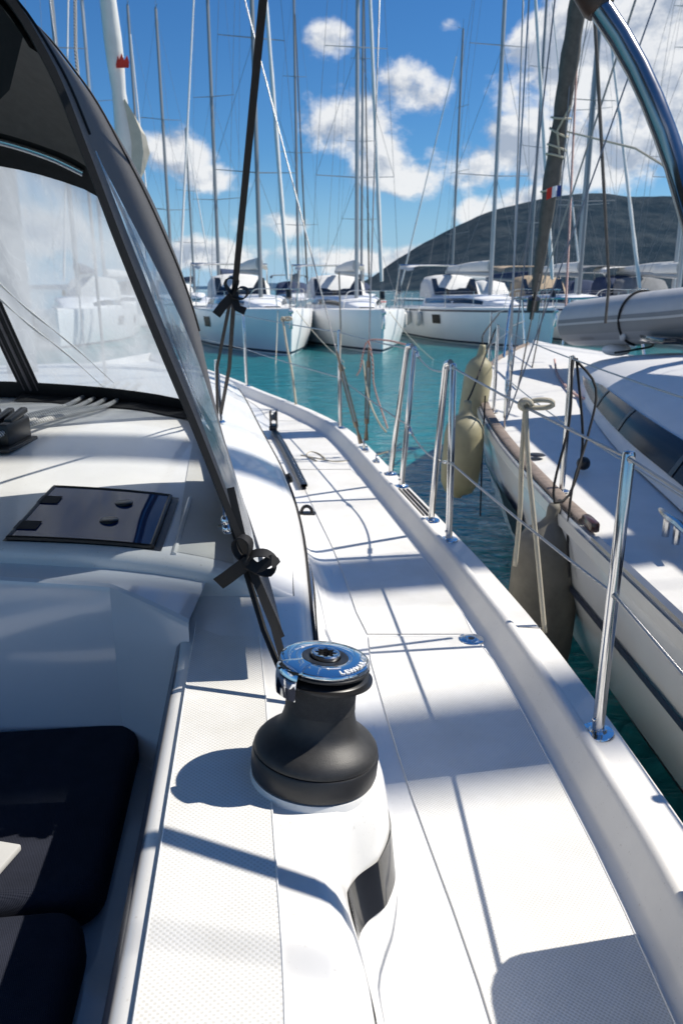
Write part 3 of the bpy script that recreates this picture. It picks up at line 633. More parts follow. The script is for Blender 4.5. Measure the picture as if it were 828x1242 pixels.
obj('halyard', MB().tube([Uy(92, 60, 4.0), Uy(92, 60, 4.0)+V((0, .03, -2.2)), ], .008, 6).tube([Uy(92, 60, 4.0), Uy(91, -60, 4.02), MT], .008, 6), rope_gf, YT)
obj('jib_stay', MB().tube([Uy(67, 45, 5.5)-V((0, 0, 2.3)), Uy(67, 45, 5.5), V((-1.72, 4.25, 11))], .006, 6), wire, YT)
# ------------------------------------------------------------------ winch
WB = Uz(380, 935, 1.502)
WM = Matrix.Translation(WB) @ Matrix.Rotation(R(-4.0), 4, 'X') @ Matrix.Rotation(R(5.8), 4, 'Y')
wn = obj('winch', MB().lathe([(0, .002), (.082, .002), (.0865, .004), (.0880, .010), (.0880, .0335), (.0865, .0358), (.0850, .0362)], 96, WM), mat('satin_skirt', (.022, .022, .024), .42, var=.2, vscale=50, bump=.06, bscale=800), YT)
tag(wn, 'black self-tailing winch with polished chrome cap')
obj('winch_pad', MB().lathe([(0, 0.001), (.0865, 0.001), (.0878, -.004), (.090, -.022)], 64, WM), gel, wn)
obj('shoulder', MB().lathe([(.0850, .0366), (.0862, .0376), (.0864, .0405), (.0846, .0455), (.0805, .0510), (.0745, .0565), (.0675, .0615), (.0610, .0665), (.0560, .0720), (.0524, .0790), (.0500, .0870), (.0485, .0945), (.0476, .1010)], 96, WM), drumblk, wn)
obj('drum', MB().lathe([(.0482, .1010), (.0476, .1080), (.0474, .1180), (.0480, .1300), (.0493, .1400), (.0512, .1455), (.0, .1460)], 96, WM), drumgrip, wn)
jr = MB().lathe([(.0, .1462), (.0560, .1462), (.0612, .1472), (.0622, .1490), (.0605, .1508), (.0500, .1530), (.0470, .1545)], 96, WM)
obj('lower_jaw', jr, plast, wn)
obj('upper_jaw', MB().lathe([(.0470, .1545), (.0500, .1562), (.0595, .1580), (.0618, .1598), (.0618, .1622), (.0598, .1645)], 96, WM), plast, wn)
cap = [(.0600, .1645), (.0612, .1655), (.0612, .1680), (.0600, .1700), (.0560, .1712), (.0420, .1722), (.0330, .1726), (.0318, .1722)]
obj('chrome_cap', MB().lathe(cap, 96, WM), chrome, wn)
hub = obj('hub', MB().lathe([(.0318, .1716), (.0310, .1728), (.0225, .1730), (.0215, .1724), (.0212, .1724)], 72, WM), plast, wn)
sk = MB(); prof = [(.0200, .1722), (.0200, .1775), (.0188, .1788), (.0160, .1788)]
sk.lathe(prof, 60, WM)
st8 = []
for i in range(64):
    a = 2*math.pi*i/64; r0 = .0125+.0022*math.cos(8*a); st8.append((r0*math.cos(a), r0*math.sin(a)))
sk.grid([[WM @ V((.0160*math.cos(2*math.pi*i/64), .0160*math.sin(2*math.pi*i/64), .1788)) for i in list(range(64))+[0]], [WM @ V((*st8[i], .1780)) for i in list(range(64))+[0]], [WM @ V((*st8[i], .1600)) for i in list(range(64))+[0]]])
obj('handle_socket', sk, steel, wn)
obj('socket_floor', MB().lathe([(0, .1610), (.0160, .1610)], 24, WM), plast, wn)
# feeder arm: chrome finger from the cap, bent down over the jaws on the near-left side
a0 = R(222); fa = []
def WP(r, a, z): return WM @ V((r*math.cos(a), r*math.sin(a), z))
rows = []
prof = [(.0335, .1735), (.046, .1738), (.060, .1730), (.0665, .1715), (.0700, .1680), (.0706, .155), (.0702, .140), (.0690, .1305), (.0650, .1285)]
for i in range(13):
    t = i/12; a = a0+R(-19+38*t); row = []
    for j, (r0, z) in enumerate(prof):
        edge = .0012*(abs(t-.5)*2)**6; sh = 1 if j > 1 else .9
        tw = (a-a0)*(1 if j < 5 else .95)
        row.append(WP(r0-edge*(1 if j > 3 else 0), a0+tw, z-edge*(1 if j <= 3 else 0)))
    rows.append(row)
inner = [[WP(r0-.006 if j > 3 else r0, a0+(R(-18+36*i/12))*(1 if j < 5 else .95), z-(.006 if j <= 4 else -.001)) for j, (r0, z) in enumerate(prof)] for i in range(13)]
q = MB().grid(rows).grid(inner, True)
for i in (0, 12): q.grid([rows[i], inner[i]])
q.grid([[r[-1] for r in rows], [r[-1] for r in inner]])
obj('feeder_arm', q, chrome, wn, sharp=50)
sw = MB()
for i in range(1):
    tr_ = lambda t: .0612+.0095*math.sin(math.pi*min(1, max(0, (t-4)/150)))**.6
    sw.grid([[WP(tr_(t), a0+R(t), z) for t in lin(4, 154, 40)] for z in (.1465, .1495)]).grid([[WP(r0 or tr_(t), a0+R(t), .1495) for t in lin(4, 154, 40)] for r0 in (0, .058)])
obj('line_guide', sw, plast, wn)
# engraved-looking white maker's name and arrows on the cap
def glyphs(text, size, place, parent, m, name='lettering'):
    q = MB()
    for i, chh in enumerate(text):
        cu = bpy.data.curves.new('t', 'FONT'); cu.body = chh; cu.size = size; cu.offset = size*.030; cu.align_x = 'CENTER'; cu.align_y = 'CENTER'
        o = bpy.data.objects.new('t', cu); col.objects.link(o); dg = bpy.context.evaluated_depsgraph_get(); me = o.evaluated_get(dg).to_mesh()
        b = len(q.v)
        for v in me.vertices: q.v.append(place(i, v.co.x, v.co.y))
        for p in me.polygons: q.f.append(tuple(b+k for k in p.vertices))
        o.evaluated_get(dg).to_mesh_clear(); bpy.data.objects.remove(o); bpy.data.curves.remove(cu)
    return obj(name, q, m, parent, sharp=180)
def capz(r): return .1728-(r-.033)*.045 if r < .056 else .1719-(r-.056)*.3
def onarc(a_start, step, rr):
    def f(i, x, y):
        a = a_start+step*i+x/rr; r_ = rr+(-y); return WP(r_, a, capz(r_)+.0004)
    return f
def onarc_out(a_start, step, rr):
    # read from outside, letters' feet toward the rim
    def f(i, x, y):
        a = a_start+step*(0, .82, 1.82, 3.02, 4.10, 5.08)[i]+x/rr; r_ = rr-y; return WP(r_, a, capz(r_)+.0005)
    return f
glyphs('LEWMAR', .0118, onarc_out(R(-64), R(10.4), .0520), wn, whitep)
ar = MB()
for a_s, d in ((R(118), 1), (R(-58), -1)):
    rr = .0400; n = 10
    ar.grid([[WP(rr-.0006, a_s+d*R(24)*i/n, capz(rr)+.0004) for i in range(n+1)], [WP(rr+.0006, a_s+d*R(24)*i/n, capz(rr)+.0004) for i in range(n+1)]])
    a1 = a_s+d*R(24); ar.poly([WP(rr-.0022, a1, capz(rr)+.0005), WP(rr+.0022, a1, capz(rr)+.0005), WP(rr, a1+d*R(6), capz(rr)+.0005)])
obj('arrow_mark', ar, whitep, wn, sharp=180)
# ------------------------------------------------------------------ sprayhood
A_ = [(-.112, 1.335, 1.507), (-.185, 1.345, 1.70), (-.258, 1.35, 1.91), (-.312, 1.35, 2.06), (-.366, 1.35, 2.216), (-.412, 1.35, 2.36), (-.462, 1.35, 2.50), (-.545, 1.35, 2.615), (-.72, 1.35, 2.70), (-1.0, 1.35, 2.745), (-1.34, 1.35, 2.76)]
M_ = [(-.272, 2.0, 1.60), (-.300, 2.0, 1.70), (-.335, 2.0, 1.845), (-.352, 2.0, 1.94), (-.385, 2.0, 2.13), (-.44, 2.0, 2.30), (-.50, 2.0, 2.43), (-.58, 2.0, 2.555), (-.70, 2.0, 2.67), (-.92, 2.0, 2.745), (-1.42, 2.0, 2.79)]
F_ = [(-.545, 2.95, 1.68), (-.575, 2.80, 1.87), (-.605, 2.66, 2.06), (-.64, 2.50, 2.27), (-.673, 2.37, 2.44), (-.72, 2.35, 2.50), (-.82, 2.35, 2.545), (-.98, 2.36, 2.59), (-1.2, 2.38, 2.62), (-1.36, 2.39, 2.63), (-1.47, 2.4, 2.635)]
A_ = [tuple(EYE+(V(p)-EYE)*(1.20/1.35)) for p in A_]
NT, NU = 80, 32
LA, LM, LF = resample(A_, NT+1), resample(M_, NT+1), resample(F_, NT+1)
HG = []
for j in range(NT+1):
    a, m, f = LA[j], LM[j], LF[j]; HG.append([])
    for i in range(NU+1):
        w_ = max(.006, (36-j)/32*.26); u0 = .035; u = u0*i/2 if i <= 2 else (u0+w_*(i-2)/6 if i <= 8 else u0+w_+(1-u0-w_)*(i-8)/(NU-8)); c = m*2-(a+f)*.5
        t = u; p = a*(1-t)*(1-t)+c*2*t*(1-t)+f*t*t; HG[-1].append(p)
win1 = lambda j, i: 4 <= j < 36 and 2 <= i < 8
win2 = lambda j, i: 16 <= i < 31 and 5 <= j < 42
inwin = lambda j, i: win1(j, i) or win2(j, i)
sh = obj('sprayhood', MB().grid(HG, skip=inwin).mirrored(mir), canvas, YT, sharp=60, normals=False)
tag(sh, 'charcoal canvas sprayhood with clear wrinkled window')
lin_ = MB().grid([[p+V((-.012, -.002, -.012)) for p in r] for r in HG[43:]]).mirrored(mir); obj('lining', lin_, lining_m, sh, normals=False)
for wf, vm_ in ((win1, vinyl_s), (win2, vinyl2)): obj('side_window', MB().grid(HG, skip=lambda j, i: not wf(j, i)), vm_, sh)
q = MB()
edge = [HG[j][0] for j in range(NT+1)]
q.ribbon([p+V((-.003, -.003, 0)) for p in edge], .011, [(1, .5, .2)]*len(edge), .006); obj('hem', q, webbing, sh)
for off, j0 in ((2, 37), (13, 20)): obj('stitch_seam', MB().tube([HG[j][off]+V((.002, -.001, .002)) for j in range(j0, NT+1)], .0022, 5), seam, sh)
obj('canvas_cuff', MB().grid([[HG[j][i]+V((.004, -.002, .004)) for i in range(0, 10)] for j in (47, 48, 49)]), canvas_d, sh)
# inner flap (rolled panel) under the roof edge
rows = []
for i in range(12):
    t = i/11; p = LA[60-int(t*16)]; d = V((-.07-.02*t, .06, -.045-.03*t)); rows.append([p+V((-.012, .01, -.014)), p+d*.5+V((-.01, .02, -.03+.012*math.sin(i*.9))), p+d+V((0, .02, -.02*t+.01*math.sin(i*1.3)))])
obj('rolled_flap', MB().grid(rows), canvas_d, sh)
fr = MB()
fr.tube(resample([V(p)+V((-.02, .02, -.03)) for p in F_[5:]], 20)+[mir(p) for p in resample([V(p)+V((-.02, .02, -.03)) for p in F_[5:]], 20)[::-1]], .0125, 12)
obj('frame_bow', fr, steel, sh)
# windscreen panel
TOPR = resample([V(p) for p in F_[4:]], 25); BOTR = []
for i in range(25):
    t = i/24; x = -.545+(-1.55+.545)*t; y = 2.95+.16*math.sin(t*math.pi/2); BOTR.append(V((x, y, roofz(x, y)+.012)))
def W(s, v):
    k = s*24; i = min(23, int(k)); f = k-i
    a = BOTR[i].lerp(BOTR[i+1], f); b = TOPR[i].lerp(TOPR[i+1], f); p = a.lerp(b, v); p.y -= .02*math.sin(v*math.pi); return p
def wpatch(s0, s1, v0, v1, o=0, n=14, m_=10): return MB().grid([[W(s, v)+V((0, -o, o)) for s in lin(s0, s1, n)] for v in lin(v0, v1, m_)]).mirrored(mir)
obj('front_window', wpatch(.012, 1, .055, .91, n=30, m_=24), vinyl, sh)
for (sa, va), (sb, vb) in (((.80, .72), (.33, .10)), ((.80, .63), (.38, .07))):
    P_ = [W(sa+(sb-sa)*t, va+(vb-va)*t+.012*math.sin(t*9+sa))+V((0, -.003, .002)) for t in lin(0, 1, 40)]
    obj('window_reflection', MB().tube(P_, [.0012+.0035*abs(math.sin(i*.37))*math.sin(math.pi*i/39) for i in range(40)], 5), reflectm, sh)  # thin tubes stand in for rope lines reflected in the vinyl
obj('window_border', wpatch(-.0, .018, 0, 1, .002), canvas_d, sh)
obj('window_border', wpatch(0, 1, -.03, .065, .004), canvas_d, sh)
obj('window_border', wpatch(0, 1, .885, 1.02, .002), canvas_d, sh)
def wz(o, s0, s1): return MB().grid([[W(s0+(s1-s0)*u+.0*v, v)+V((0, -o, o)) for u in lin(0, 1, 4)] for v in lin(.0, 1, 14)]).mirrored(mir)
obj('zip_band', wz(.006, .655, .745), canvas_d, sh)
obj('zip', MB().tube([W(.70, v)+V((0, -.01, .01)) for v in lin(.02, .98, 20)], .006, 6).tube([W(.672, v)+V((0, -.009, .009)) for v in lin(.02, .98, 20)], .003, 5).tube([W(.728, v)+V((0, -.009, .009)) for v in lin(.02, .98, 20)], .003, 5), mat('zip_grey', (.12, .11, .12), .6), sh)
# lower skirt of the hood on the roof and its straps down to the coaming
rows = []
for i in range(12):
    t = i/11; x = -.545-.75*t; y = 2.95+.16*math.sin(t*1.18)-.01; rows.append([V((x, y+.01, roofz(x, y)+.02)), V((x+.01, y-.05, roofz(x, y-.05)+.012+.008*math.sin(i*1.9))), V((x+.01, y-.10-.02*math.sin(i*1.2), roofz(x, y-.1)+.004))])
obj('bottom_skirt', MB().grid(rows), canvas_d, sh)
sA = V(A_[0]); s1 = V(A_[1]).lerp(V(A_[0]), .25)
k0 = Uy(291, 655, 1.20); kn = Uy(300, 678, 1.195)
e2 = Uz(357, 850, 1.508)
q = MB().ribbon([k0+V((-.012, 0, .09)), kn, kn.lerp(e2, .5)+V((.006, 0, .004)), e2], .0125, (1, .25, .3), .003)
q.ribbon([k0+V((-.02, .004, .06)), kn+V((-.01, .006, 0)), kn.lerp(e2, .5)+V((-.012, .006, -.004)), e2+V((-.004, .004, 0))], .010, (1, .6, .1), .003)
obj('tie_strap', q, webbing, sh)
def bow_loop(c, pts, w, sd): return [c+V(p) for p in pts], w, sd
q = MB()
L1 = resample([kn+V(p) for p in ((0, -.012, 0), (.012, -.02, .016), (.034, -.022, .018), (.050, -.020, .002), (.040, -.022, -.016), (.018, -.020, -.012), (.0, -.016, -.002))], 22)
q.ribbon(L1, .020, [(0, 1, .35)]*22, .002)
L2 = resample([kn+V(p) for p in ((0, -.014, 0), (-.014, -.018, .016), (-.018, -.02, .036), (-.006, -.02, .046), (.008, -.018, .036), (.006, -.016, .014), (.0, -.014, .0))], 22)
q.ribbon(L2, .020, [(.3, 1, .0)]*22, .002)
q.ribbon(resample([kn+V(p) for p in ((.004, -.02, .002), (-.014, -.026, -.010), (-.030, -.028, -.022), (-.046, -.026, -.034))], 10), .024, [(.55, .2, -.8)]*10, .002)
q.ribbon(resample([kn+V(p) for p in ((.002, -.02, .004), (.020, -.03, -.004), (.044, -.032, .010), (.052, -.03, .0))], 10), .018, [(.2, .6, 1)]*10, .002)
q.sphere(kn+V((0, -.016, 0)), .013, 10, (1, .8, 1.1))
obj('strap_bow', q, webbing, sh)
# hood foot fitting
hf = Uy(274, 632, 1.38); obj('snap_hook', MB().tube([hf+V((0, 0, .055)), hf+V((0, 0, .012))], .006, 8).sphere(hf, .013, 10, (.8, .8, 1)).sphere(hf+V((.003, -.004, -.014)), .011, 10).tube([hf+V((-.014, 0, -.012)), hf+V((.014, 0, -.012))], .005, 8), chrome, sh)
# ------------------------------------------------------------------ bimini: side tube, canvas above, forward tie-down strap
def Dp(px, py, d): return EYE+ray(px, py)*d
bt_ = [V((-.55, 1.06, 2.86)), V((-.05, 1.05, 2.72)), Dp(690, -40, .85), Dp(722, 2, .85), Dp(760, 60, .85), Dp(790, 121, .85), Dp(812, 180, .85), Dp(830, 238, .85), V((.43, .76, 1.97)), V((.485, .62, 1.62)), V((.53, .53, 1.25))]
tb_ = resample(bt_, 60)
bi = obj('bimini', MB().grid([[V((x, y, 2.90+.02*math.sin(y*3)-.16*abs((x+1.35)/1.35)**2.6)) for x in lin(-2.7, -.0, 16)] for y in lin(1.06, -.9, 8)]), canvas, YT)
tag(bi, 'bimini top over the cockpit carried on bent steel tubes')
obj('frame_bow', MB().tube(tb_, .0128, 20), tubest, bi)
obj('frame_bow', MB().tube([mir(p) for p in tb_], .0148, 12), chrome, bi)
sl_ = [p for p in tb_ if p.x < Dp(700, -28, .85).x and p.x > -.45]
obj('tube_sleeve', MB().tube(sl_, .0195, 14), canvas, bi)
cfit = Dp(717, 1, .85); i0 = min(range(60), key=lambda i: (tb_[i]-cfit).length); ctd = (tb_[i0+1]-tb_[i0-1]).normalized(); obj('tube_collar', MB().tube([tb_[i0]-ctd*.03, tb_[i0]-ctd*.006, tb_[i0]], [.0185, .0185, .016], 18), mat('bronze_collar', (.05, .03, .022), .4), bi)
pd = V(Uz(267, 527, 1.60)); pd.z = roofz(pd.x, pd.y)+.004
kt = Uy(284, 358, 2.30)
tp_ = Uy(320, -10, 1.72); far = tp_+(tp_-kt)*.25
q = MB().ribbon([kt, kt.lerp(tp_, .5), tp_, min(tb_, key=lambda p: (p-V((-.12, 1.05, 2.74))).length)], .017, (1, .35, 0), .003)
ss = obj('tie_down_strap', q, webbing, bi)
obj('strap_tail', MB().ribbon([kt, kt.lerp(pd, .5)+V((.012, 0, 0)), pd+V((.006, 0, .03))], .013, (1, .2, 0), .003).ribbon([kt+V((-.008, 0, 0)), kt.lerp(pd, .5)+V((-.030, 0, 0)), pd+V((-.008, 0, .03))], .010, (1, .2, 0), .003), webbing, ss)
q = MB()
for ps in (((0, -.02, 0), (.022, -.03, .022), (.045, -.03, .012), (.030, -.03, -.010), (0, -.02, -.004)), ((0, -.02, 0), (-.020, -.03, .03), (-.008, -.03, .048), (.016, -.03, .040), (.004, -.02, .008))):
    q.ribbon(resample([kt+V(p) for p in ps], 16), .022, [(.2, 1, .2)]*16, .003)
q.ribbon([kt+V((0, -.02, 0)), kt+V((-.03, -.03, -.03)), kt+V((-.05, -.03, -.055))], .026, (.7, .2, -.7), .003).ribbon([kt+V((0, -.02, 0)), kt+V((.012, -.03, -.035)), kt+V((.035, -.03, -.045))], .022, (.7, .2, .6), .003).sphere(kt+V((0, -.015, 0)), .016, 8)
obj('strap_bow', q, webbing, ss)
obj('strap_eye', MB().lathe([(0, .008), (.02, .006), (.024, 0)], 16, Matrix.Translation(pd)).tube([pd+V((0, 0, .005)), pd+V((.0, -.005, .24))], [.012, .009], 10), chrome, ss)
# rope clutch on the roof
rc = V((-.985, 2.22, 0)); rc.z = roofz(rc.x, rc.y)
cl_ = MB()
for k in range(4): cl_.box(rc+V((-.10+.036*k, .01*k, .042)), (.030, .17, .07), bev=.008).box(rc+V((-.10+.036*k, .02+.01*k, .085)), (.024, .13, .018), Matrix.Rotation(R(8), 3, 'X'), bev=.006)
cl_.box(rc+V((-.045, .01, .006)), (.17, .21, .012), bev=.003)
obj('rope_clutch', cl_, plast, YT)
# ------------------------------------------------------------------ loose things on our yacht
for k in range(4):
    a = rc+V((-.10+.036*k, .10+.01*k, .045)); b = V((-1.02+.045*k, 2.84+.02*k, 0)); b.z = roofz(b.x, b.y)+.02; c = V((-1.10+.05*k, 3.6, 0)); c.z = roofz(c.x, c.y)+.02
    P = [a, a.lerp(b, .5)+V((0, 0, .0)), b, c]
    if k == 3: P = [rc+V((.008, -.28, -.03)), rc+V((.01, -.18, .03)), rc+V((.008, -.09, .05))]+P
    o = obj('control_line', MB().tube(resample(P, 24), .0085, 8), rope_gf, base=a)
    tag(o, ['grey flecked rope under the hood, farthest left of four in the clutch', 'grey flecked rope under the hood, second from left in the clutch', 'grey flecked rope under the hood, third from left in the clutch', 'grey flecked rope whose free end hangs down aft from the black clutch'][k], 'rope', 'control lines through the rope clutch')
def cushion(x0, x1, y0, y1, ztop, label, rot=0):
    c = V(((x0+x1)/2, (y0+y1)/2, ztop-.04)); M = Matrix.Rotation(R(6.7), 3, 'Z')
    bm = bmesh.new(); bmesh.ops.create_cube(bm, size=1)
    for v in bm.verts: v.co = V((v.co.x*(x1-x0), v.co.y*(y1-y0), v.co.z*.08))
    ed = [e for e in bm.edges if abs(e.verts[0].co.z-e.verts[1].co.z) > .01]; bmesh.ops.bevel(bm, geom=ed, offset=.055, segments=6, profile=.5, affect='EDGES')
    ed = [e for e in bm.edges if abs(e.verts[0].co.z-e.verts[1].co.z) < 1e-4 and len([f for f in e.link_faces if abs(f.normal.z) > .9]) == 1]; bmesh.ops.bevel(bm, geom=ed, offset=.022, segments=4, profile=.5, affect='EDGES')
    q = MB()
    for v in bm.verts: q.v.append(M @ v.co + c)
    bm.verts.index_update(); q.f = [tuple(v.index for v in f.verts) for f in bm.faces]; bm.free()
    o = thing('seat_cushion', c-V((0, 0, .04)), label, 'cushion', 'navy cockpit cushions'); obj('cover', q, navy, o, sharp=60)
    pp = []
    hx, hy = (x1-x0)/2-.016, (y1-y0)/2-.016
    for cx, cy, a_ in ((hx-.045, hy-.045, 0), (-hx+.045, hy-.045, 90), (-hx+.045, -hy+.045, 180), (hx-.045, -hy+.045, 270)):
        for t in lin(0, 90, 6): pp.append(M @ V((cx+.045*math.cos(R(a_+t)), cy+.045*math.sin(R(a_+t)), .034))+c)
    obj('piping', MB().tube(pp+[pp[0]], .0035, 6, False), mat('navy_piping', (.045, .05, .07), .7), o); return o
cushion(-1.03, -.405, .925, 1.42, 1.252, 'large navy cockpit cushion against the glossy bulkhead')
cushion(-1.0, -.335, .12, .905, 1.252, 'navy cockpit cushion nearest the camera, cut off by the frame corner')
pb = Uz(9, 1040, 1.262); q = MB().box((pb.x-.16, pb.y+.0, 1.262), (.33, .12, .012), Matrix.Rotation(R(-12), 3, 'Z'), bev=.003)
tag(obj('board', q, lightgrey, base=(pb.x-.16, pb.y, 1.252)), 'pale grey flat board lying on the large navy cushion', 'board')
# unseen slab added outboard to cast a rounded shadow on the side deck
q = MB(); n = 9
def caster_pt(y, z): return V((.585, y, z))
ol = []
for cx, cz, a_ in ((.90, 1.53, 0), (.46, 1.53, 90), (.46, 1.30, 180), (.90, 1.30, 270)):
    for t in lin(0, 90, 6): ol.append((cx+.07*math.cos(R(a_+t)), cz+.07*math.sin(R(a_+t))))
for x in (.565, .60): q.v += [V((x, y, z)) for y, z in ol]
n = len(ol); q.f = [tuple(range(n)), tuple(range(n, 2*n))[::-1]]+[(i, (i+1) % n, n+(i+1) % n, n+i) for i in range(n)]
caster_o = obj('shadow_caster', q, greycv, base=(.585, .68, 1.24)); tag(caster_o, 'unseen grey slab added at the rail to cast the rounded side deck shadow', 'shadow caster')
# knotted ropes on the lifelines
def hang_rope(c, ends, label, m=ropew, r=.007, loop=True):
    q = MB(); c = V(c)
    q.tube([c+V((.012*math.cos(a)*1.0, .02*(a/6.28-.9), .012*math.sin(a))) for a in lin(0, 4*math.pi, 26)], r, 7)
    if loop: q.tube([c+V(p) for p in resample([(.0, 0, .004), (.03, -.01, .014), (.062, -.015, .012), (.066, -.01, -.002), (.035, 0, -.008), (0, 0, -.004)], 20)], r, 7)
    for e in ends: q.tube(resample([c]+[V(p) for p in e], 26), r, 7)
    return tag(obj('mooring_rope', q, m, base=c, sharp=180), label, 'rope')
tl = top(S0, S0t).lerp(top(g2, g2t), .60)
def lifeY(px):   # y on the lifeline seen at column px
    a, b = top(S0, S0t), top(g2, g2t); best = min(lin(0, 1, 200), key=lambda t: abs(414+FPX*a.lerp(b, t).x/((a.lerp(b, t)-EYE).dot(V((0, cp, -sp))))-px)); return a.lerp(b, best)
rk = lifeY(637)
hang_rope(rk, [[Uy(632, 560, rk.y+.01), Uy(630, 620, rk.y+.02), Uy(624, 686, rk.y+.03)], [Uy(640, 560, rk.y-.01), Uy(650, 660, rk.y-.02), Uy(660, 767, rk.y-.03)]], 'cream rope knotted round the lifeline with two hanging tails')
a, b = top(S3, S3t), top(S4, S4t); c = a.lerp(b, .80); c = Uy(343, 387, c.y-.2)
hang_rope(c, [[Uy(348, 420, c.y-.1), Uy(354, 450, c.y-.2), Uy(359, 490, c.y-.35)]], 'cream rope slanting down from the lifeline before the leftmost far yacht', r=.009)
c = Uy(447, 413, 4.15)
q = MB().tube(resample([Uy(500, 420, 3.5), Uy(470, 413, 3.9), c, Uy(441, 425, 4.15), Uy(436, 450, 4.2), Uy(432, 456, 4.2)], 24), .0048, 7).tube(resample([c, Uy(452, 440, 4.2), Uy(454, 470, 4.25), Uy(470, 520, 4.2)], 20), .0048, 7)
tag(obj('lashing_line', q, rope_rw, base=c), 'red and white line tied between the boarding gate and the shrouds', 'rope')
z1 = Uy(411, 330, 4.9); tag(obj('lazy_line', MB().tube(resample([z1, Uy(413, 400, 4.8), Uy(412, 440, 4.7), Uy(418, 447, 4.7)], 20), .006, 6), ropew, base=z1), 'short pale line hanging from above just left of a lifeline stanchion', 'rope')
q = MB().tube(resample([Uy(440, 437, 4.3), Uy(446, 480, 4.2), Uy(458, 510, 4.1), Uy(468, 524, 4.15)], 20), .005, 6)
z0 = Uz(405, 540, zd(4.5)+.008)
tag(obj('lazy_line', q, ropew, base=z0), 'thin pale line hanging down beside the shroud turnbuckles', 'rope')
q = MB().tube(resample([Uz(365, 552, zd(4.2)+.006), Uz(385, 556, zd(4.1)+.006), Uz(410, 560, zd(4.0)+.006), Uz(440, 556, zd(4.1)+.006), Uz(470, 548, zg(4.2)+.01)], 24), .004, 6).tube(resample([Uz(394, 556, zd(4.1)+.008), Uz(386, 550, zd(4.2)+.008), Uz(376, 548, zd(4.2)+.006), Uz(372, 553, zd(4.15)+.006), Uz(384, 559, zd(4.1)+.007)], 20), .004, 6)
tag(obj('deck_line', q, ropew, base=z0), 'thin pale line with a small coil lying across the side deck', 'rope')
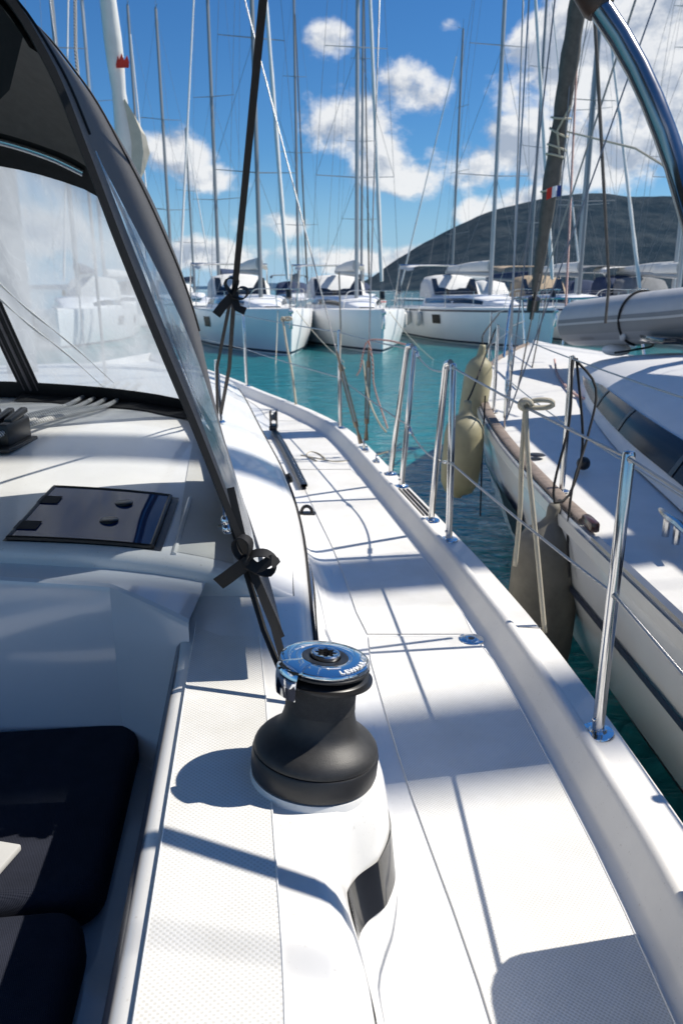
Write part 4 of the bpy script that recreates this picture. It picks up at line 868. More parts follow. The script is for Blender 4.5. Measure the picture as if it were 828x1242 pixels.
# ================================================================== OTHER YACHTS
class Boat:
    def __init__(s, bow, th, L, B, fb, fs):
        s.b = V((bow[0], bow[1], 0)); s.aft = V((-math.sin(R(th)), math.cos(R(th)), 0)); s.lat = V((s.aft.y, -s.aft.x, 0)); s.L, s.B, s.fb, s.fs = L, B, fb, fs
    def P(s, d, q, z): return s.b+s.aft*d+s.lat*q+V((0, 0, z))
    def hb(s, d):
        t = min(max(d, 0)/(.58*s.L), 1); h = s.B/2*(1-(1-t)**2.25); return max(h*(1-.10*max(0, (d/s.L-.6)/.4)), .045)
    def zs(s, d): t = d/s.L; return s.fb+(s.fs-s.fb)*(t*1.25-.25*t*t)
TUCK = None
def yacht(name, label, bow, th, L=13, B=4.2, fb=1.5, fs=1.25, H=18, lod=1, hull=hullw, hood=greycv, bim=greycv, bag=whitecv, roll=sailw, group=None, mast_m=alu, wins=(.32, .55), cat='sailing yacht', ms=.40, spr=2, rollr=.075, mrad=None, stripe=None, arch=False, base_furl=True):
    Y = Boat(bow, th, L, B, fb, fs); P = Y.P
    root = thing(name, tuple(P(L*.5, 0, 0)), label, cat, group); Y.root = root
    ds = [0, .08, .2, .4, .7, 1.1, 1.7]+lin(2.4, L, 16)
    def sec(d, sg):
        h = Y.hb(d); z = Y.zs(d); rk = .16*max(0, 1-d/1.2); a1, a2, a3, a4 = (.975, .90, .72, .64) if lod == 2 else (.995, .97, .93, .90)
        return [P(d, sg*h, z), P(d, sg*(h+.012), z-.04), P(d+rk*.2, sg*h*a1, z*.72), P(d+rk*.5, sg*h*(a2-.10*max(0, 1-d/4)), z*.42), P(d+rk*.85, sg*h*(a3-.25*max(0, 1-d/5)), .10), P(d+rk, sg*h*(a4-.28*max(0, 1-d/5)), 0), P(d+rk*1.2, sg*h*(.6-.2*max(0, 1-d/5)), -.35)]
    q = MB()
    for sg in (-1, 1): q.grid([sec(d, sg) for d in ds])
    q.grid([sec(0, -1), sec(0, 1)]); q.grid([sec(L, -1), sec(L, 1)])
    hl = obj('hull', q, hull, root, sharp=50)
    q = MB()
    for sg in (-1, 1):
        q.grid([[sec(d, sg)[4].lerp(sec(d, sg)[5], t)+Y.lat*sg*.006-Y.aft*(.006 if d < .3 else 0) for t in (-.35, .45)] for d in ds])
    q.grid([[sec(0, sg)[4].lerp(sec(0, sg)[5], t)-Y.aft*.008 for t in (-.35, .45)] for sg in (-1, 1)])
    obj('boot_stripe', q, boot, hl)
    obj('deck', MB().grid([[P(d, t*Y.hb(d), Y.zs(d)-.012+.05*(1-t*t)) for t in lin(-1, 1, 9)] for d in ds]), deckw, root)
    if stripe:
        for sg in (-1, 1): obj('hull_stripe', MB().grid([[sec(d, sg)[1].lerp(sec(d, sg)[2], t)+Y.lat*sg*.01-Y.aft*(.006 if d < .3 else 0) for t in (.12, .34)] for d in ds]), stripe, hl)
    # hull windows
    for w0 in wins:
        for sg in (-1, 1):
            q = MB(); d0 = L*w0; dd = lin(d0, d0+.055*L, 5)
            def hp_(d, f): a = sec(d, sg); return a[2].lerp(a[3], f)+Y.lat*sg*.012
            q.grid([[hp_(d, f) for f in (-.25, .2, .62)] for d in dd]); obj('hull_window', q, portm, hl)
    # coachroof
    c0, c1 = .24*L, .72*L; cw_ = lambda d: max(.2, min(Y.hb(d)*.60, .30+ (d-c0)*.32)); ch_ = lambda d: .10+.36*min(1, (d-c0)/(.16*L))
    cd_ = [c0-.4, c0-.1]+lin(c0, c1, 12); rows = []
    for d in cd_:
        h = max(0.02, ch_(d)) if d >= c0 else .03+.07*(d-c0+.4)/.4; w_ = cw_(max(d, c0)); z = Y.zs(d)
        rows.append([P(d, x*w_, z+h*k) for x, k in ((-1.12, .0), (-1.07, .5), (-1.0, .86), (-.9, 1), (-.4, 1.12), (0, 1.15), (.4, 1.12), (.9, 1), (1.0, .86), (1.07, .5), (1.12, .0))])
    cr_ = obj('coachroof', MB().grid(rows).grid([rows[-1], [V((p.x, p.y, Y.zs(c1)-.05)) for p in rows[-1]]]), hull, root, sharp=40)
    for sg in (-1, 1):
        q = MB(); rr = []
        for d in lin(c0+.09*L, c1-.02*L, 10):
            h = ch_(d); w_ = cw_(d); z = Y.zs(d); rr.append([P(d, sg*(w_*k+.012), z+h*f) for k, f in ((1.085, .36), (1.05, .62), (1.02, .80))])
        q.grid(rr); obj('cabin_window', q, glassd, cr_)
    # cockpit sprayhood and bimini
    zc = Y.zs(.7*L)
    def canopy(d0, d1, w_, z0, z1, m_, nm, side=True):
        rows = []
        for d, zz in ((d0, z0+ (.05 if side else z1-z0-.08)), (d0+.35*(d1-d0), z1-.10), (d0+.6*(d1-d0), z1-.02), (d1, z1)):
            rows.append([P(d, w_*x, (z0 if side else zz-.22)+((zz-z0) if side else .22)*k) for x, k in ((-1, 0), (-.96, .6), (-.82, .9), (-.4, 1.0), (0, 1.03), (.4, 1.0), (.82, .9), (.96, .6), (1, 0))])
        return obj(nm, MB().grid(rows), m_, root, sharp=70)
    if hood:
        hd_ = canopy(.665*L, .665*L+1.5, Y.hb(.7*L)*.60, zc+.42, zc+1.42, hood, 'sprayhood')
        if lod: obj('hood_window', MB().grid([[P(.665*L+.02+.50*k, x*Y.hb(.7*L)*.5, zc+.52+.72*k+.02) for x in (-1, -.4, .4, 1)] for k in (0, 1)]), vinyl_s if lod > 1 else glassd, hd_)
    if bim:
        bm2 = canopy(.80*L, .965*L, Y.hb(.85*L)*.74, zc+1.5, zc+1.95, bim, 'bimini', False)
        q = MB()
        for d in (.81*L, .955*L):
            for sg in (-1, 1): q.tube([P(.88*L, sg*Y.hb(.88*L)*.80, zc), P(d, sg*Y.hb(.85*L)*.72, zc+1.72)], .016, 6)
        obj('bimini_frame', q, steel, bm2)
    if arch:
        q = MB().tube([P(.93*L, -Y.hb(.9*L)*.9, zc), P(.90*L, -Y.hb(.9*L)*.85, zc+1.9), P(.90*L, Y.hb(.9*L)*.85, zc+1.9), P(.93*L, Y.hb(.9*L)*.9, zc)], .05, 8); obj('stern_arch', q, steel, root)
    # rig
    dm = ms*L; mz = Y.zs(dm)+.45; mr = mrad or (.085 if lod else .095)
    Mf, Mt = P(dm, 0, mz-.3), P(dm+.15, 0, H); m = obj('mast', MB().tube([Mf, Mt], [mr, mr*.8], 10, flat=1.3), mast_m, root)
    tips = []
    for k in range(spr):
        z = mz+(H-mz)*(k+1)/(spr+1.15); hw_ = Y.hb(dm)*(.78-.18*k); q = MB()
        for sg in (-1, 1): q.tube([P(dm, 0, z), P(dm+.35, sg*hw_, z+.10)], [.035, .022], 6, flat=.6)
        obj('spreader', q, mast_m, m); tips.append((z+.1, hw_))
    obj('masthead_gear', MB().tube([Mt, Mt+V((0, 0, .7))], .012, 5).tube([Mt+V((0, 0, .06)), Mt-Y.aft*.5+V((0, 0, .12))], .015, 5).box(Mt+V((0, 0, .05)), (.10, .10, .10), bev=.02), mast_m, m)
    rg = (.006, .008, .0055)[lod]
    q = MB()
    for sg in (-1, 1):
        b = P(dm+.25, sg*(Y.hb(dm)-.12), Y.zs(dm)); pts = [b]+[P(dm+.35, sg*w_, z) for z, w_ in tips]+[P(dm+.1, 0, H-.2)]
        for a_, c_ in zip(pts[:-1], pts[1:]): q.tube([a_, c_], rg, 5)
        q.tube([b, P(dm, 0, tips[0][0]-.1)], rg, 5)
        if len(tips) > 1: q.tube([P(dm+.35, sg*tips[0][1], tips[0][0]), P(dm, 0, tips[1][0]-.1)], rg, 5)
    obj('shrouds', q, rigw, m)
    if lod: obj('backstay', MB().tube([P(L-.1, 0, Y.zs(L)+.2), P(dm+.25, 0, H-.05)], rg, 5), rigw, m)
    if lod: obj('topping_lift', MB().tube([P(dm+.37*L, 0, mz+1.1), P(dm+.3, 0, H-.1)], rg*.7, 5), rigw, m)
    f0, f1 = P(.12, 0, Y.zs(0)+.12), P(dm-.02, 0, H-.5)
    fs_ = obj('forestay', MB().tube([f0, f1], rg, 5), rigw, root)
    if roll:
        obj('furled_sail', MB().tube([f0.lerp(f1, t) for t in lin(.045, .93, 26)], [rollr*.7]+[rollr*(1-.45*i/25)*(1+.10*math.sin(i*2.1)) for i in range(1, 26)], 9), roll, fs_)
        obj('furler_drum', MB().tube([f0.lerp(f1, .012), f0.lerp(f1, .026)], .09, 12), plast, fs_)
    bo = obj('boom', MB().tube([P(dm+.1, 0, mz+.85), P(dm+.37*L, 0, mz+1.05)], .075, 8, flat=1.3), mast_m, root)
    if bag: obj('sail_bag', MB().tube([P(dm+.12, 0, mz+1.2), P(dm+.16*L, 0, mz+1.2), P(dm+.35*L, 0, mz+1.16)], [.15, .14, .08], 10, flat=1.5), bag, bo)
    # pulpit, stanchions, lifelines
    if lod:
        q = MB(); r_ = .016
        zb = Y.zs(0)
        for sg in (-1, 1):
            q.tube(resample([P(2.0, sg*(Y.hb(2.0)-.06), Y.zs(2)), P(1.7, sg*(Y.hb(1.7)-.06), zb+.58), P(.5, sg*(Y.hb(.6)+.02), zb+.62), P(.12, sg*.22, zb+.62)], 16), r_, 6)
            q.tube([P(.55, sg*(Y.hb(.55)-.02), zb), P(.5, sg*(Y.hb(.6)+.02), zb+.62)], r_, 6)
            q.tube([P(1.85, sg*(Y.hb(1.8)-.06), zb+.3), P(.52, sg*Y.hb(.55), zb+.32)], r_*.8, 6)
        q.tube([P(.12, -.22, zb+.62), P(.12, .22, zb+.62)], r_, 6)
        obj('pulpit', q, steel, root)
        for sg in (-1, 1):
            pts = []
            for d in (.26*L, .40*L, .54*L, .68*L, .82*L):
                b = P(d, sg*(Y.hb(d)-.06), Y.zs(d)); t = b+V((0, 0, .61)); pts.append(t); obj('stanchion', MB().tube([b, t], .013, 6), steel, root)
            pts = [P(1.72, sg*(Y.hb(1.72)-.06), zb+.58)]+pts; q = MB()
            for a_, c_ in zip(pts[:-1], pts[1:]):
                q.tube([a_, c_], rg*.7, 5); q.tube([a_-V((0, 0, .3)), c_-V((0, 0, .3))], rg*.7, 5)
            obj('lifeline', q, wire, root)
        q = MB().box(P(-.06, 0, zb-.10), (.16, .22, .10), bev=.02); q.tube([P(-.02, 0, zb-.12), P(-.12, 0, zb-.32), P(-.03, 0, zb-.62)], [.03, .035, .06], 8)
        obj('bow_anchor', q, steel, root)
        if lod == 1: obj('deck_hatch', MB().box(P(2.9, 0, Y.zs(2.9)+.06), (.55, .55, .05), Matrix.Rotation(R(th), 3, 'Z'), bev=.02), glassd, root)
    return Y
def fender(top, L_, r_, m_, label, tie=None, group=None, tilt=(0, 0), cat='fender'):
    t = V(top); ax = V((tilt[0], tilt[1], -1)).normalized(); M = Matrix.Translation(t) @ V((0, 0, -1)).rotation_difference(ax).to_matrix().to_4x4()
    o = thing('fender', tuple(t+ax*L_), label, cat, group)
    pr = [(0, 0), (.022, 0), (.028, -.02), (.03, -.06), (r_*.35, -.09), (r_*.72, -.125), (r_*.93, -.17), (r_, -.23), (r_, -L_*.5), (r_*1.01, -L_+.20), (r_*.95, -L_+.11), (r_*.72, -L_+.045), (.03, -L_+.015), (.026, -L_), (0, -L_)]
    b = obj('fender_body', MB().lathe(pr, 24, M), m_, o, sharp=80)
    if tie:
        for T in tie: obj('lanyard', MB().tube(resample([t-ax*.005]+[V(p) for p in T], 16), .006, 6), rope_bk, o)
    return o
# ------------------------------------------------------------------ the yacht alongside
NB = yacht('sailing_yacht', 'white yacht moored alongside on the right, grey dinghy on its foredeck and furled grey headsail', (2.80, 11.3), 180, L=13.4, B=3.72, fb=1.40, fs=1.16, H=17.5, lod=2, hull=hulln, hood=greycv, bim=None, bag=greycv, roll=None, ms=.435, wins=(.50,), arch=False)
NR = NB.root
def gn(y): return 2.80-NB.hb(11.3-y)
def nz(y): return NB.zs(11.3-y)
fs0, fs1 = NB.P(.14, 0, nz(11.2)+.12), NB.P(.435*13.4, 0, 17)
st_ = [c for c in NR.children if c.name.startswith('forestay')][0]
fA, fB = Uy(649, 352, 10.7), Uy(701, 0, 9.35); fp = [fA.lerp(fB, t) for t in lin(0, 3.2, 80)]
obj('furled_genoa', MB().tube(fp, [(.055+.045*min(1, i/10))*(1+.07*math.sin(i*1.9)+.05*math.sin(i*.7)) for i in range(80)], 12), sailg, st_)
obj('furler_drum', MB().tube([fA-(fB-fA).normalized()*.28, fA-(fB-fA).normalized()*.12], .085, 14).tube([fA-(fB-fA).normalized()*.42, fA], .03, 8), plast, st_)
q = MB()
for f_, k in ((.52, 1), (.55, 1), (.60, 1), (.64, .6), (.40, 1)):
    c = fA.lerp(fB, f_); d = (fB-fA).normalized(); u = d.orthogonal().normalized(); v_ = d.cross(u)
    q.tube([c+(u*math.cos(a)+v_*math.sin(a))*.112+d*(.05*math.sin(a*k+f_*9)) for a in lin(0, 2*math.pi, 18)], .012, 6)
q.tube([fA.lerp(fB, .52)+V((.02, -.11, 0)), fA.lerp(fB, .60)+V((-.05, -.11, 0)), fA.lerp(fB, .68)+V((.06, -.11, 0))], .012, 6)
q.tube([fA.lerp(fB, .60)+V((.08, -.06, 0)), Uy(770, 180, 7.2), Uy(860, 235, 5.6)], .010, 6)
tag(obj('sheet_wrap', q, ropew, base=fA.lerp(fB, .55)), 'cream sheet wound round the grey furled headsail of the yacht alongside', 'rope')
for c in list(NR.children):
    if c.name.startswith('coachroof'):
        for g in list(c.children): bpy.data.objects.remove(g)
        bpy.data.objects.remove(c)
# rubbing strake, teak toe rail
q = MB()
yy = lin(2.95, 6.5, 24)
q.grid([[V((gn(y)+.012, y, nz(y)+.002)), V((gn(y)+.012, y, nz(y)+.014)), V((gn(y)+.018, y, nz(y)+.019)), V((gn(y)+.066, y, nz(y)+.019)), V((gn(y)+.074, y, nz(y)+.014)), V((gn(y)+.074, y, nz(y)+.0))] for y in yy])
obj('toe_rail', q, wood, NR, sharp=50)
obj('rail_end', MB().box((gn(2.86)+.034, 2.88, nz(2.9)+.02), (.04, .13, .045), bev=.012), wood_d, NR)
obj('toe_rail', MB().grid([[V((gn(y)+a, y, nz(y)+b)) for a, b in ((.012, 0), (.012, .03), (.02, .036), (.04, .036), (.048, 0))] for y in lin(6.6, 10.9, 20)]), wood, NR, sharp=50)
q = MB()
q.grid([[V((gn(y)-.016, y, nz(y)-.012-d)) for d in (0, .05)] for y in lin(-1, 10.8, 40)])
obj('gunwale_band', q, mat('cream_gunwale', (.70, .69, .66), .3, coat=.2), NR)
def hs_(y, z):
    f = z/nz(y); h = NB.hb(11.3-y); k = 1-.025*min(1, (1-f)/.28); k = k if f > .72 else .975-(.72-f)/.30*.075; return V((2.80-h*k-.016, y, z))
obj('hull_stripe', MB().grid([[hs_(y, nz(y)-.30), hs_(y, nz(y)-.333)] for y in lin(-1, 10, 40)]), boot, NR)
# coachroof seen from our side deck (a larger deck saloon with dark wrap windows)
cwn = pch([(3.4, 1.22), (4.0, 1.16), (6.1, .80), (7.2, .52), (8.0, .28)]); chn = pch([(-1, .44), (4, .42), (6, .33), (7.3, .19), (8.0, .03)])
rows = []
CS = ((1.10, -.02), (1.085, .08), (1.06, .20), (1.035, .32), (1.0, .43), (.93, .55), (.82, .70), (.66, .85), (.36, .98), (0, 1.04))
for y in lin(-1.2, 8.0, 34): rows.append([V((2.80-cwn(y)*a, y, nz(y)+.03+chn(y)*b)) for a, b in CS]+[V((2.80+cwn(y)*a, y, nz(y)+.03+chn(y)*b)) for a, b in CS[::-1][1:]])
sal = obj('deck_saloon', MB().grid(rows), roofn, NR, sharp=60)
def sp_(y, f):
    for i in range(len(CS)-1):
        if CS[i+1][1] >= f: t = (f-CS[i][1])/(CS[i+1][1]-CS[i][1]); a = CS[i][0]+(CS[i+1][0]-CS[i][0])*t; return V((2.80-cwn(y)*a-.008, y, nz(y)+.03+chn(y)*f+.004))
rows = [[sp_(y, .15+(.0 if y < 5.6 else (y-5.6)*.10)+t*(.30-(0 if y < 5.6 else (y-5.6)*.24))) for t in lin(0, 1, 6)] for y in lin(-1, 6.75, 40)]
sw_ = obj('saloon_window', MB().grid(rows), saloong, sal)
for a, b in ((4.35, 4.40), (5.2, 5.25), (3.3, 3.35)): obj('window_mullion', MB().grid([[p+V((-.004, 0, .002)) for p in [sp_(y, .15+t*.30) for t in lin(0, 1, 6)]] for y in (a, b)]), plast, sw_)
obj('saloon_hatch', MB().box((2.75, 6.3, nz(6.3)+.46), (.5, .5, .05), bev=.015), glassd, sal)
obj('handrail', MB().tube(resample([sp_(2, .98)+V((.03, 0, .02)), sp_(2.1, .98)+V((.03, 0, .08)), sp_(4.0, .98)+V((.03, 0, .08)), sp_(4.1, .98)+V((.03, 0, .02))], 16), .012, 8), steel, sal)
# stanchions + lines on the near side
def nst(y, h=.62, m_=steel):
    b = V((gn(y)+.085, y, nz(y)+.0)); s = obj('stanchion', MB().tube([b, b+V((-.004, 0, h))], .0125, 10).lathe([(0, .01), (.02, .01), (.034, .004), (.034, 0)], 16, Matrix.Translation(b)), m_, NR); return b, b+V((-.004, 0, h))
for c in list(NR.children):
    if c.name.startswith('stanchion') and abs((c.data.vertices[0].co+ORG[c.name]).x-gn((c.data.vertices[0].co+ORG[c.name]).y)) < .3: bpy.data.objects.remove(c)
for c in list(NR.children):
    if c.name.startswith('lifeline') and (c.data.vertices[0].co+ORG[c.name]).x < 2.8: bpy.data.objects.remove(c)
n1b, n1 = nst(3.42); n2b, n2 = nst(5.55); n0b, n0 = nst(1.3); n3b, n3 = nst(7.4); n4b, n4 = nst(-.8)
pq = NB.P(1.72, NB.hb(1.72)-.06, nz(9.6)+.58)
for h in (.98, .5):
    q = MB(); pts = [n4b.lerp(n4, h), n0b.lerp(n0, h), n1b.lerp(n1, h), n2b.lerp(n2, h), n3b.lerp(n3, h), pq-V((0, 0, .58*(1-h)))]
    for a, b in zip(pts[:-1], pts[1:]): q.tube(sag(a, b, .008, 6), .0033, 6)
    obj('lifeline', q, wire, NR)
# extra standing rigging on this side
for (a, b) in (((634, 0, 5.25), (617, 495, 5.3)), ((641, 0, 5.2), (611, 530, 4.95))):
    A, B_ = Uy(*a), Uy(*b); A = B_+(A-B_)*2.2
    s_ = obj('shroud', MB().tube([B_, A], .0055, 6), wire, NR); d = (A-B_).normalized(); obj('turnbuckle', MB().tube([B_+d*.02, B_+d*.12, B_+d*.13, B_+d*.42, B_+d*.43, B_+d*.5], [.008, .008, .014, .014, .008, .007], 8), steel, s_)
A, B_ = Uy(720, 8, 6.2), Uy(738, 345, 6.3); obj('inner_stay', MB().tube([B_-V((0, 0, .3)), B_, A, B_+(A-B_)*2.5], [.012]*2+[.014]*2, 6), sailg, NR)
A, B_ = Uy(770, 0, 6.6), Uy(672, 300, 9.6); obj('running_stay', MB().tube([B_+(B_-A)*.25, A+(A-B_)*1.2], .009, 6), rigw, NR)
A, B_ = Uy(697, 120, 9.6), Uy(684, 410, 8.6); tag(obj('halyard', MB().tube([B_, A, A+(A-B_)*1.5], .013, 6), rope_rw, base=B_), 'pinkish rope running up beside the grey furled headsail', 'rope')
q = MB()
for a, b in (((662, 360, 10.6), (640, 470, 7.6)), ((655, 330, 10.6), (628, 470, 6.6))): q.tube([Uy(*a), Uy(*b)], .008, 6)
tag(obj('furling_line', q, rope_bk, base=Uy(640, 470, 7.6)), 'dark furling lines led aft along the rail of the yacht alongside', 'rope')
# sheets along its deck and a block
P_ = [Uz(672, 436, 1.42), Uz(676, 455, 1.36), Uz(694, 476, 1.34), Uz(718, 488, 1.33), Uz(742, 505, 1.34), Uz(768, 517, 1.36), Uz(800, 545, 1.34), Uz(860, 575, 1.34)]
tag(obj('genoa_sheet', MB().tube(resample(P_, 60), .011, 7), rope_rw, base=P_[4]), 'red flecked sheet lying along the side deck past the dark saloon windows', 'rope')
P2 = [Uz(740, 508, 1.33), Uz(775, 535, 1.32), Uz(828, 562, 1.31), Uz(880, 590, 1.3)]
tag(obj('black_sheet', MB().tube(resample(P2, 30), .010, 7), rope_bk, base=P2[0]), 'black sheet beside the red flecked one on the side deck alongside', 'rope')
bk = Uz(757, 513, 1.37); q = MB().box(bk, (.05, .10, .05), bev=.015).box(bk+V((.07, .0, .01)), (.05, .09, .055), bev=.018).tube([bk-V((0, 0, .05)), bk], .02, 8); obj('turning_block', q, plast, NR)
cl = Uz(812, 655, 1.26); q = MB().tube([cl+V((.02, .16, .07)), cl+V((0, .05, .075)), cl+V((0, -.05, .075)), cl+V((-.01, -.16, .07))], [.010, .016, .016, .010], 8)
for s in (-.045, .045): q.tube([cl+V((0, s, 0)), cl+V((0, s, .075))], .014, 8)
obj('mooring_cleat', q, steel, NR)
ch1 = [V((gn(y)+.008, y, nz(y)+.004)) for y in lin(1.9, 2.75, 10)]; obj('chafe_strip', MB().ribbon(ch1, .03, (1, 0, 0), .014), mat('worn_alu', (.35, .35, .36), .3, .9), NR)
dr = Uz(650, 552, 1.27); obj('deck_filler', MB().lathe([(0, .006), (.04, .006), (.05, 0)], 20, Matrix.Translation(dr)), plast, NR)
for (px, py) in ((707, 562),): obj('pad_eye', MB().sphere(Uz(px, py, 1.30), .035, 10), plast, NR)
# ------------------------------------------------------------------ inflatable dinghy lashed upside down on that foredeck
DA, DB = Uy(700, 392, 7.9), Uy(842, 381, 6.35)
r_t = .225; ax = (DB-DA).normalized(); sd = V((-ax.y, ax.x, 0)).normalized(); sd = sd if sd.x > 0 else -sd
dg_ = thing('inflatable_dinghy', tuple((DA+DB)*.5-V((0, 0, r_t))), 'grey inflatable dinghy lashed upside down on the foredeck of the yacht alongside', 'dinghy')
L2 = 2.55; W_ = 1.0
side = resample([DA, DA+ax*.9, DA+ax*1.75, DA+ax*2.25+sd*.2+V((0, 0, .05)), DA+ax*2.5+sd*.5+V((0, 0, .07))], 26); other = resample([DA+sd*W_, DA+ax*.9+sd*W_, DA+ax*1.75+sd*W_, DA+ax*2.25+sd*(W_-.2)+V((0, 0, .05)), DA+ax*2.5+sd*.5+V((0, 0, .07))], 26)
rad = [.05, .13, .185]+[r_t]*23
def tpts(p): d = (p[1]-p[0]).normalized(); return [p[0]-d*.20, p[0]-d*.16, p[0]-d*.08]+p
tb1 = obj('side_tube', MB().tube(tpts(side), [.04, .12, .185]+[r_t]*26, 28), pvc, dg_, sharp=70); tb2 = obj('side_tube', MB().tube(tpts(other), [.04, .12, .185]+[r_t]*26, 20), pvc, dg_, sharp=70)
def band(a0_, a1_, off, m_, nm, i0=0, i1=25):
    rows = []
    for p in side[i0:i1]: rows.append([p+(-sd*math.cos(R(a))+V((0, 0, 1))*math.sin(R(a)))*(r_t+off) for a in lin(a0_, a1_, 8)])
    return obj(nm, MB().grid(rows), m_, tb1)
band(-30, 8, .004, pvc_d, 'rub_strip'); band(-6, -1, .012, pvc, 'rub_bead')
band(-52, -30, .003, mat('mid_grey_pvc', (.27, .275, .285), .5), 'lower_strip')
obj('floor_panel', MB().grid([[side[i].lerp(other[i], t)+V((0, 0, .10+.12*math.sin(math.pi*t))) for t in lin(.08, .92, 8)] for i in range(0, 25, 2)]), pvc_d, dg_)
obj('transom', MB().box(DA+ax*.12+sd*W_*.5, (.04, .62, .36), Matrix(((ax.x, sd.x, 0), (ax.y, sd.y, 0), (0, 0, 1))), bev=.01), pvc_d, dg_)
c = side[9]; q = MB().tube([c+(-sd*math.cos(R(a))+V((0, 0, 1))*math.sin(R(a)))*(r_t+.012) for a in lin(-80, 110, 20)], .011, 6); obj('lashing_strap', q, seam, dg_)
pad = side[9]+(-sd*math.cos(R(-42))+V((0, 0, 1))*math.sin(R(-42)))*(r_t+.006); obj('strap_pad', MB().sphere(pad, .06, 10, (.4, 1, .7)), pvc, tb1)
mk = MB()
for i in range(7):
    p0 = side[3].lerp(side[5], i/7); rr_ = r_t+.006
    e = (-sd*math.cos(R(-40))+V((0, 0, 1))*math.sin(R(-40))); e2_ = (-sd*math.cos(R(-48))+V((0, 0, 1))*math.sin(R(-48)))
    mk.poly([p0+e*rr_, p0+ax*.022+e*rr_, p0+ax*.022+e2_*rr_, p0+e2_*rr_])
obj('tube_print', mk, pvc_d, tb1)
ln_ = [Uz(730, 415, 1.62), Uz(760, 412, 1.60), Uz(790, 432, 1.58), Uz(860, 440, 1.55)]
tag(obj('dinghy_lashing', MB().tube(resample([side[9]+V((-.1, -.2, -.1)), Uz(792, 418, 1.66), Uz(770, 424, 1.64), Uz(745, 428, 1.6)], 20), .010, 6), rope_bk, base=ln_[0]), 'black lashing line under the grey dinghy', 'rope')
q = MB().sphere(Uz(747, 424, 1.60), .10, 12, (1.4, 1, .6)); obj('deck_vent', q, hulln, sal)
# ------------------------------------------------------------------ fenders between the hulls
fender(Uy(567, 486, 5.0), .66, .132, fendc, 'cream fender with a narrow neck hanging upright behind the boarding gate', [[Uy(574, 470, 5.1), Uy(598, 405, 5.6), n2]], tilt=(-.06, 0), group=None)
fender(Uy(585, 418, 5.95), .80, .108, fendc, 'cream fender tucked behind the necked one, nearer the bow alongside', [[Uy(586, 405, 6.1), Uy(605, 380, 6.6)]], tilt=(-.10, 0))
fender(Uy(672, 611, 3.15), .86, .150, fendg, 'grey brown fender squeezed between the two hulls below the stanchion', [[Uy(672, 585, 3.2), Uy(690, 510, 3.3), n1], [Uy(690, 600, 3.2), Uy(706, 540, 3.3), n1+V((.02, 0, -.01))]], tilt=(-.045, 0))
q = MB().tube(resample([n1, Uy(722, 470, 3.35), Uy(712, 530, 3.25), Uy(694, 590, 3.1), Uy(688, 650, 3.0), Uy(690, 700, 2.95)], 24), .006, 6); tag(obj('fender_line', q, rope_bk, base=n1), 'black cord dropping from the stanchion alongside and over the hull edge', 'rope')
q = MB().tube([Uy(588, 480, 5.2), Uy(584, 560, 5.2), Uy(582, 626, 5.15)], .006, 6); tag(obj('loose_cord', q, rope_bk, base=Uy(582, 626, 5.15)), 'loose black cord end dangling over the water beside the cream fenders', 'rope')
# ------------------------------------------------------------------ the row of yachts across the basin
GR = 'yachts moored across the basin'
Y1 = yacht('sailing_yacht', 'leftmost white yacht across the basin, seen beside the hanging black strap', (-1.66, 25.6), 17, ms=.36, L=13.6, B=4.5, fb=1.52, fs=1.30, H=20, group=GR, wins=(.36, .62), hood=whitecv, bim=whitecv, arch=True, spr=3, bag=whitecv, mast_m=alug)
Y2 = yacht('sailing_yacht', 'white yacht bow-on in the middle of the basin row between two others', (1.42, 26.6), 10, ms=.36, L=13.2, B=4.4, fb=1.46, fs=1.28, H=20, group=GR, wins=(.36, .60), hood=whitecv, bim=whitecv, spr=3, arch=True)
Y3 = yacht('sailing_yacht', 'white yacht across the basin with two pale fenders and dark hull windows', (7.5, 27.6), 14, L=13.6, B=4.4, fb=1.50, fs=1.30, H=21, group=GR, stripe=boot, hood=whitecv, wins=(.42, .70), bim=whitecv, arch=True, spr=3)
Y4 = yacht('sailing_yacht', 'white yacht with tan canopy behind the bow of the yacht alongside', (11.3, 29.5), 10, L=13, B=4.2, fb=1.5, fs=1.3, H=14, group=GR, stripe=bluecv, hood=tancv, bim=tancv, mast_m=alug)
Y5 = yacht('sailing_yacht', 'white yacht partly hidden behind the grey dinghy at the right of the basin row', (15.2, 29.0), 10, L=13, B=4.3, fb=1.5, fs=1.3, H=19, group=GR, hood=bluecv, bim=greycv)
for Yb, d, sg, lb in ((Y3, 9.2, -1, 'white fender low on the far hull, left of a pair'), (Y3, 7.6, -1, 'white fender low on the far hull, right of a pair')):
    p = Yb.P(d, sg*(Yb.hb(d)+.14), Yb.zs(d)-.05); fender(p, .75, .14, fendw, lb, [[p+V((0, 0, .5))]], group='white fenders on the far yacht')
for Yb, d, sg, lb in ((Y1, 8.5, -1, 'navy fender at the left side of the leftmost far yacht'), (Y1, 5.2, 1, 'navy fender between the leftmost and middle far yachts')):
    p = Yb.P(d, sg*(Yb.hb(d)+.16), Yb.zs(d)-.1); fender(p, .95, .17, fendb, lb, [[p+V((0, 0, .6))]], group='navy fenders in the basin row')
for Yb, sg, lb in ((Y1, -1, 'mooring line from the left side of the leftmost row yacht bow down to the water'), (Y1, 1, 'mooring line from the right side of the leftmost row yacht bow'), (Y2, 1, 'mooring line slanting from the middle row yacht bow into the water')):
    a, b = Yb.P(.5, sg*(Yb.hb(.5)+.01), Yb.zs(.5)-.05), Yb.P(-2.6, sg*1.1, -.05)
    tag(obj('mooring_line', MB().tube(sag(a, b, .12, 12), .014, 6), ropew, base=b), lb, 'rope')
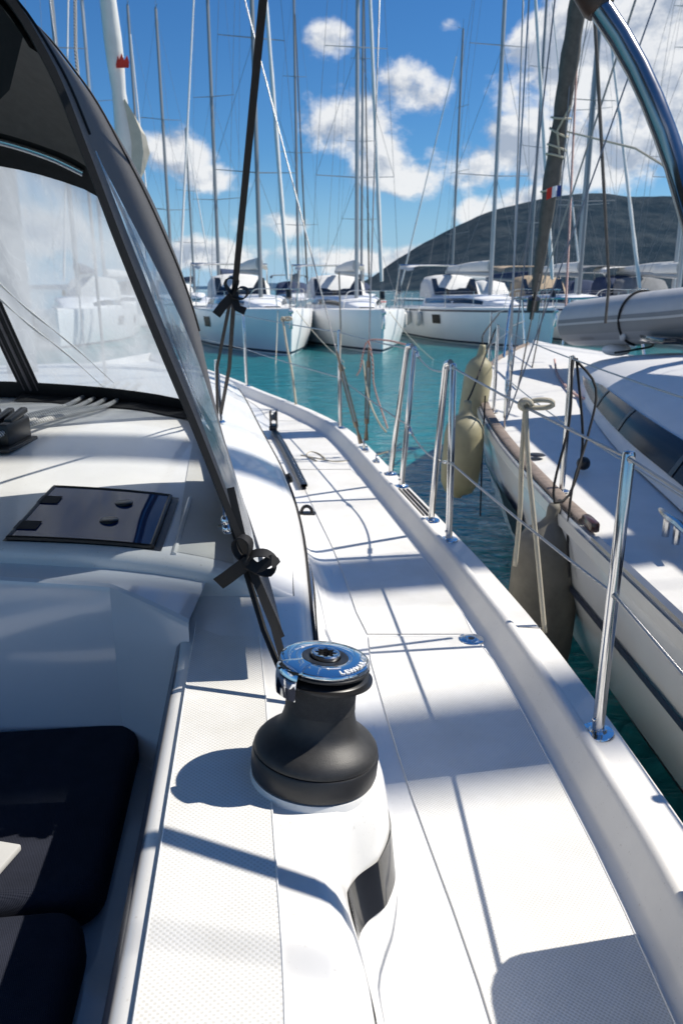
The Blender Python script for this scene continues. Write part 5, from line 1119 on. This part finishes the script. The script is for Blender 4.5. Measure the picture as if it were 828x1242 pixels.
for Yb, d, sg, lb in ((Y2, 6.5, -1, 'pale fender on the left side of the middle row yacht'), (Y2, 6.0, 1, 'pale fender on the right side of the middle row yacht')):
    p = Yb.P(d, sg*(Yb.hb(d)+.14), Yb.zs(d)-.05); fender(p, .75, .14, fendw, lb, [[p+V((0, 0, .5))]], group='fenders on the middle row yacht')
# yachts further back: mast column px, distance, mast height, heading
k = 0
for px, D, H, th, lb, m_ in ((-40, 30, 20, 14, 'yacht left of the basin row seen hazily through the sprayhood window', alug), (95, 33, 21, 9, 'yacht nearest the left side of the basin row, mostly behind the sprayhood', alug), (210, 48, 17, 22, 'small far yacht whose hull shows just right of the sprayhood edge', alug),(179, 52, 18.4, 20, 'far yacht whose mast stands behind our rolled white headsail', alug), (266, 43, 22, -15, 'far yacht with grey mast left of the hanging black strap', alug), (362, 55, 20.5, 10, 'far yacht with slim dark mast right of the leftmost row yacht', alug),
        (547, 62, 20.0, -62, 'far yacht with a short dark mast and slanting rolled sail before the hill', alug), (641, 50, 19.5, 25, 'far yacht with thin grey mast before the cloud bank', alug), (698, 47, 17.5, -20, 'far yacht with pale mast behind the grey furled headsail', alu),
        (128, 44, 22, -8, 'far yacht with pale mast above the sprayhood edge', alu), (236, 70, 15, 30, 'small far yacht at the waterline left of the row', alug), (438, 58, 23, 5, 'far yacht with dark mast close behind the middle yacht', alug), (822, 33, 21, 0, 'far yacht with broad pale mast at the right frame edge', alu)):
    x = (px-414)/FPX*(D*cp-.0); L = 12.5; aft = V((-math.sin(R(th)), math.cos(R(th)), 0)); bow = V((x, D, 0))-aft*(.40*L)
    yacht('sailing_yacht', lb, (bow.x, bow.y), th, L=L, B=4, fb=1.45, fs=1.2, H=H, lod=0, group='yachts further back in the marina', stripe=[bluecv, None, boot, redp][k % 4], hood=[greycv, whitecv, bluecv][k % 3], bim=[whitecv, None, greycv][k % 3], bag=[whitecv, bluecv, greycv][k % 3], roll=[sailw, sailw, sailg][k % 3] if k not in (1, 2, 8) else None, mast_m=m_, spr=3 if H > 19 else 2, rollr=.06); k += 1
# two unseen yachts added abreast; their thickened masts throw soft bands across our deck
yacht('sailing_yacht', 'unseen white yacht added two berths to the right, its mast shading our deck', (7.1, 9.58), 180, L=13.4, B=4, fb=1.4, fs=1.2, H=19, lod=0, mrad=.14, group='unseen yachts added for their mast shadows', ms=.425, roll=None, bim=None).root
yacht('sailing_yacht', 'unseen white yacht added three berths to the right, its mast shading our deck', (11.6, 9.26), 180, L=13.4, B=4, fb=1.4, fs=1.2, H=22, lod=0, mrad=.15, group='unseen yachts added for their mast shadows', ms=.41, roll=None, bim=None).root
# courtesy flag in the rigging
fl0 = Uy(680, 238, 9.6); q = MB(); rows = []
fg = thing('flag', tuple(fl0), 'small red white and blue flag flying beside the grey furled headsail', 'flag')
for nm, a, b, m_ in (('flag_stripe', 0, .33, mat('flag_blue', (.03, .06, .25), .8)), ('flag_stripe', .33, .66, whitep), ('flag_stripe', .66, 1, redp)):
    obj(nm, MB().grid([[fl0+V((-.17*t, .02*math.sin(t*9), -.04*t*t+.12*v)) for t in lin(a, b, 6)] for v in (0, 1)]), m_, fg)
obj('flag_line', MB().tube([fl0-V((0, 0, .8)), fl0+V((0, 0, 1.5))], .006, 5), rigw, fg)
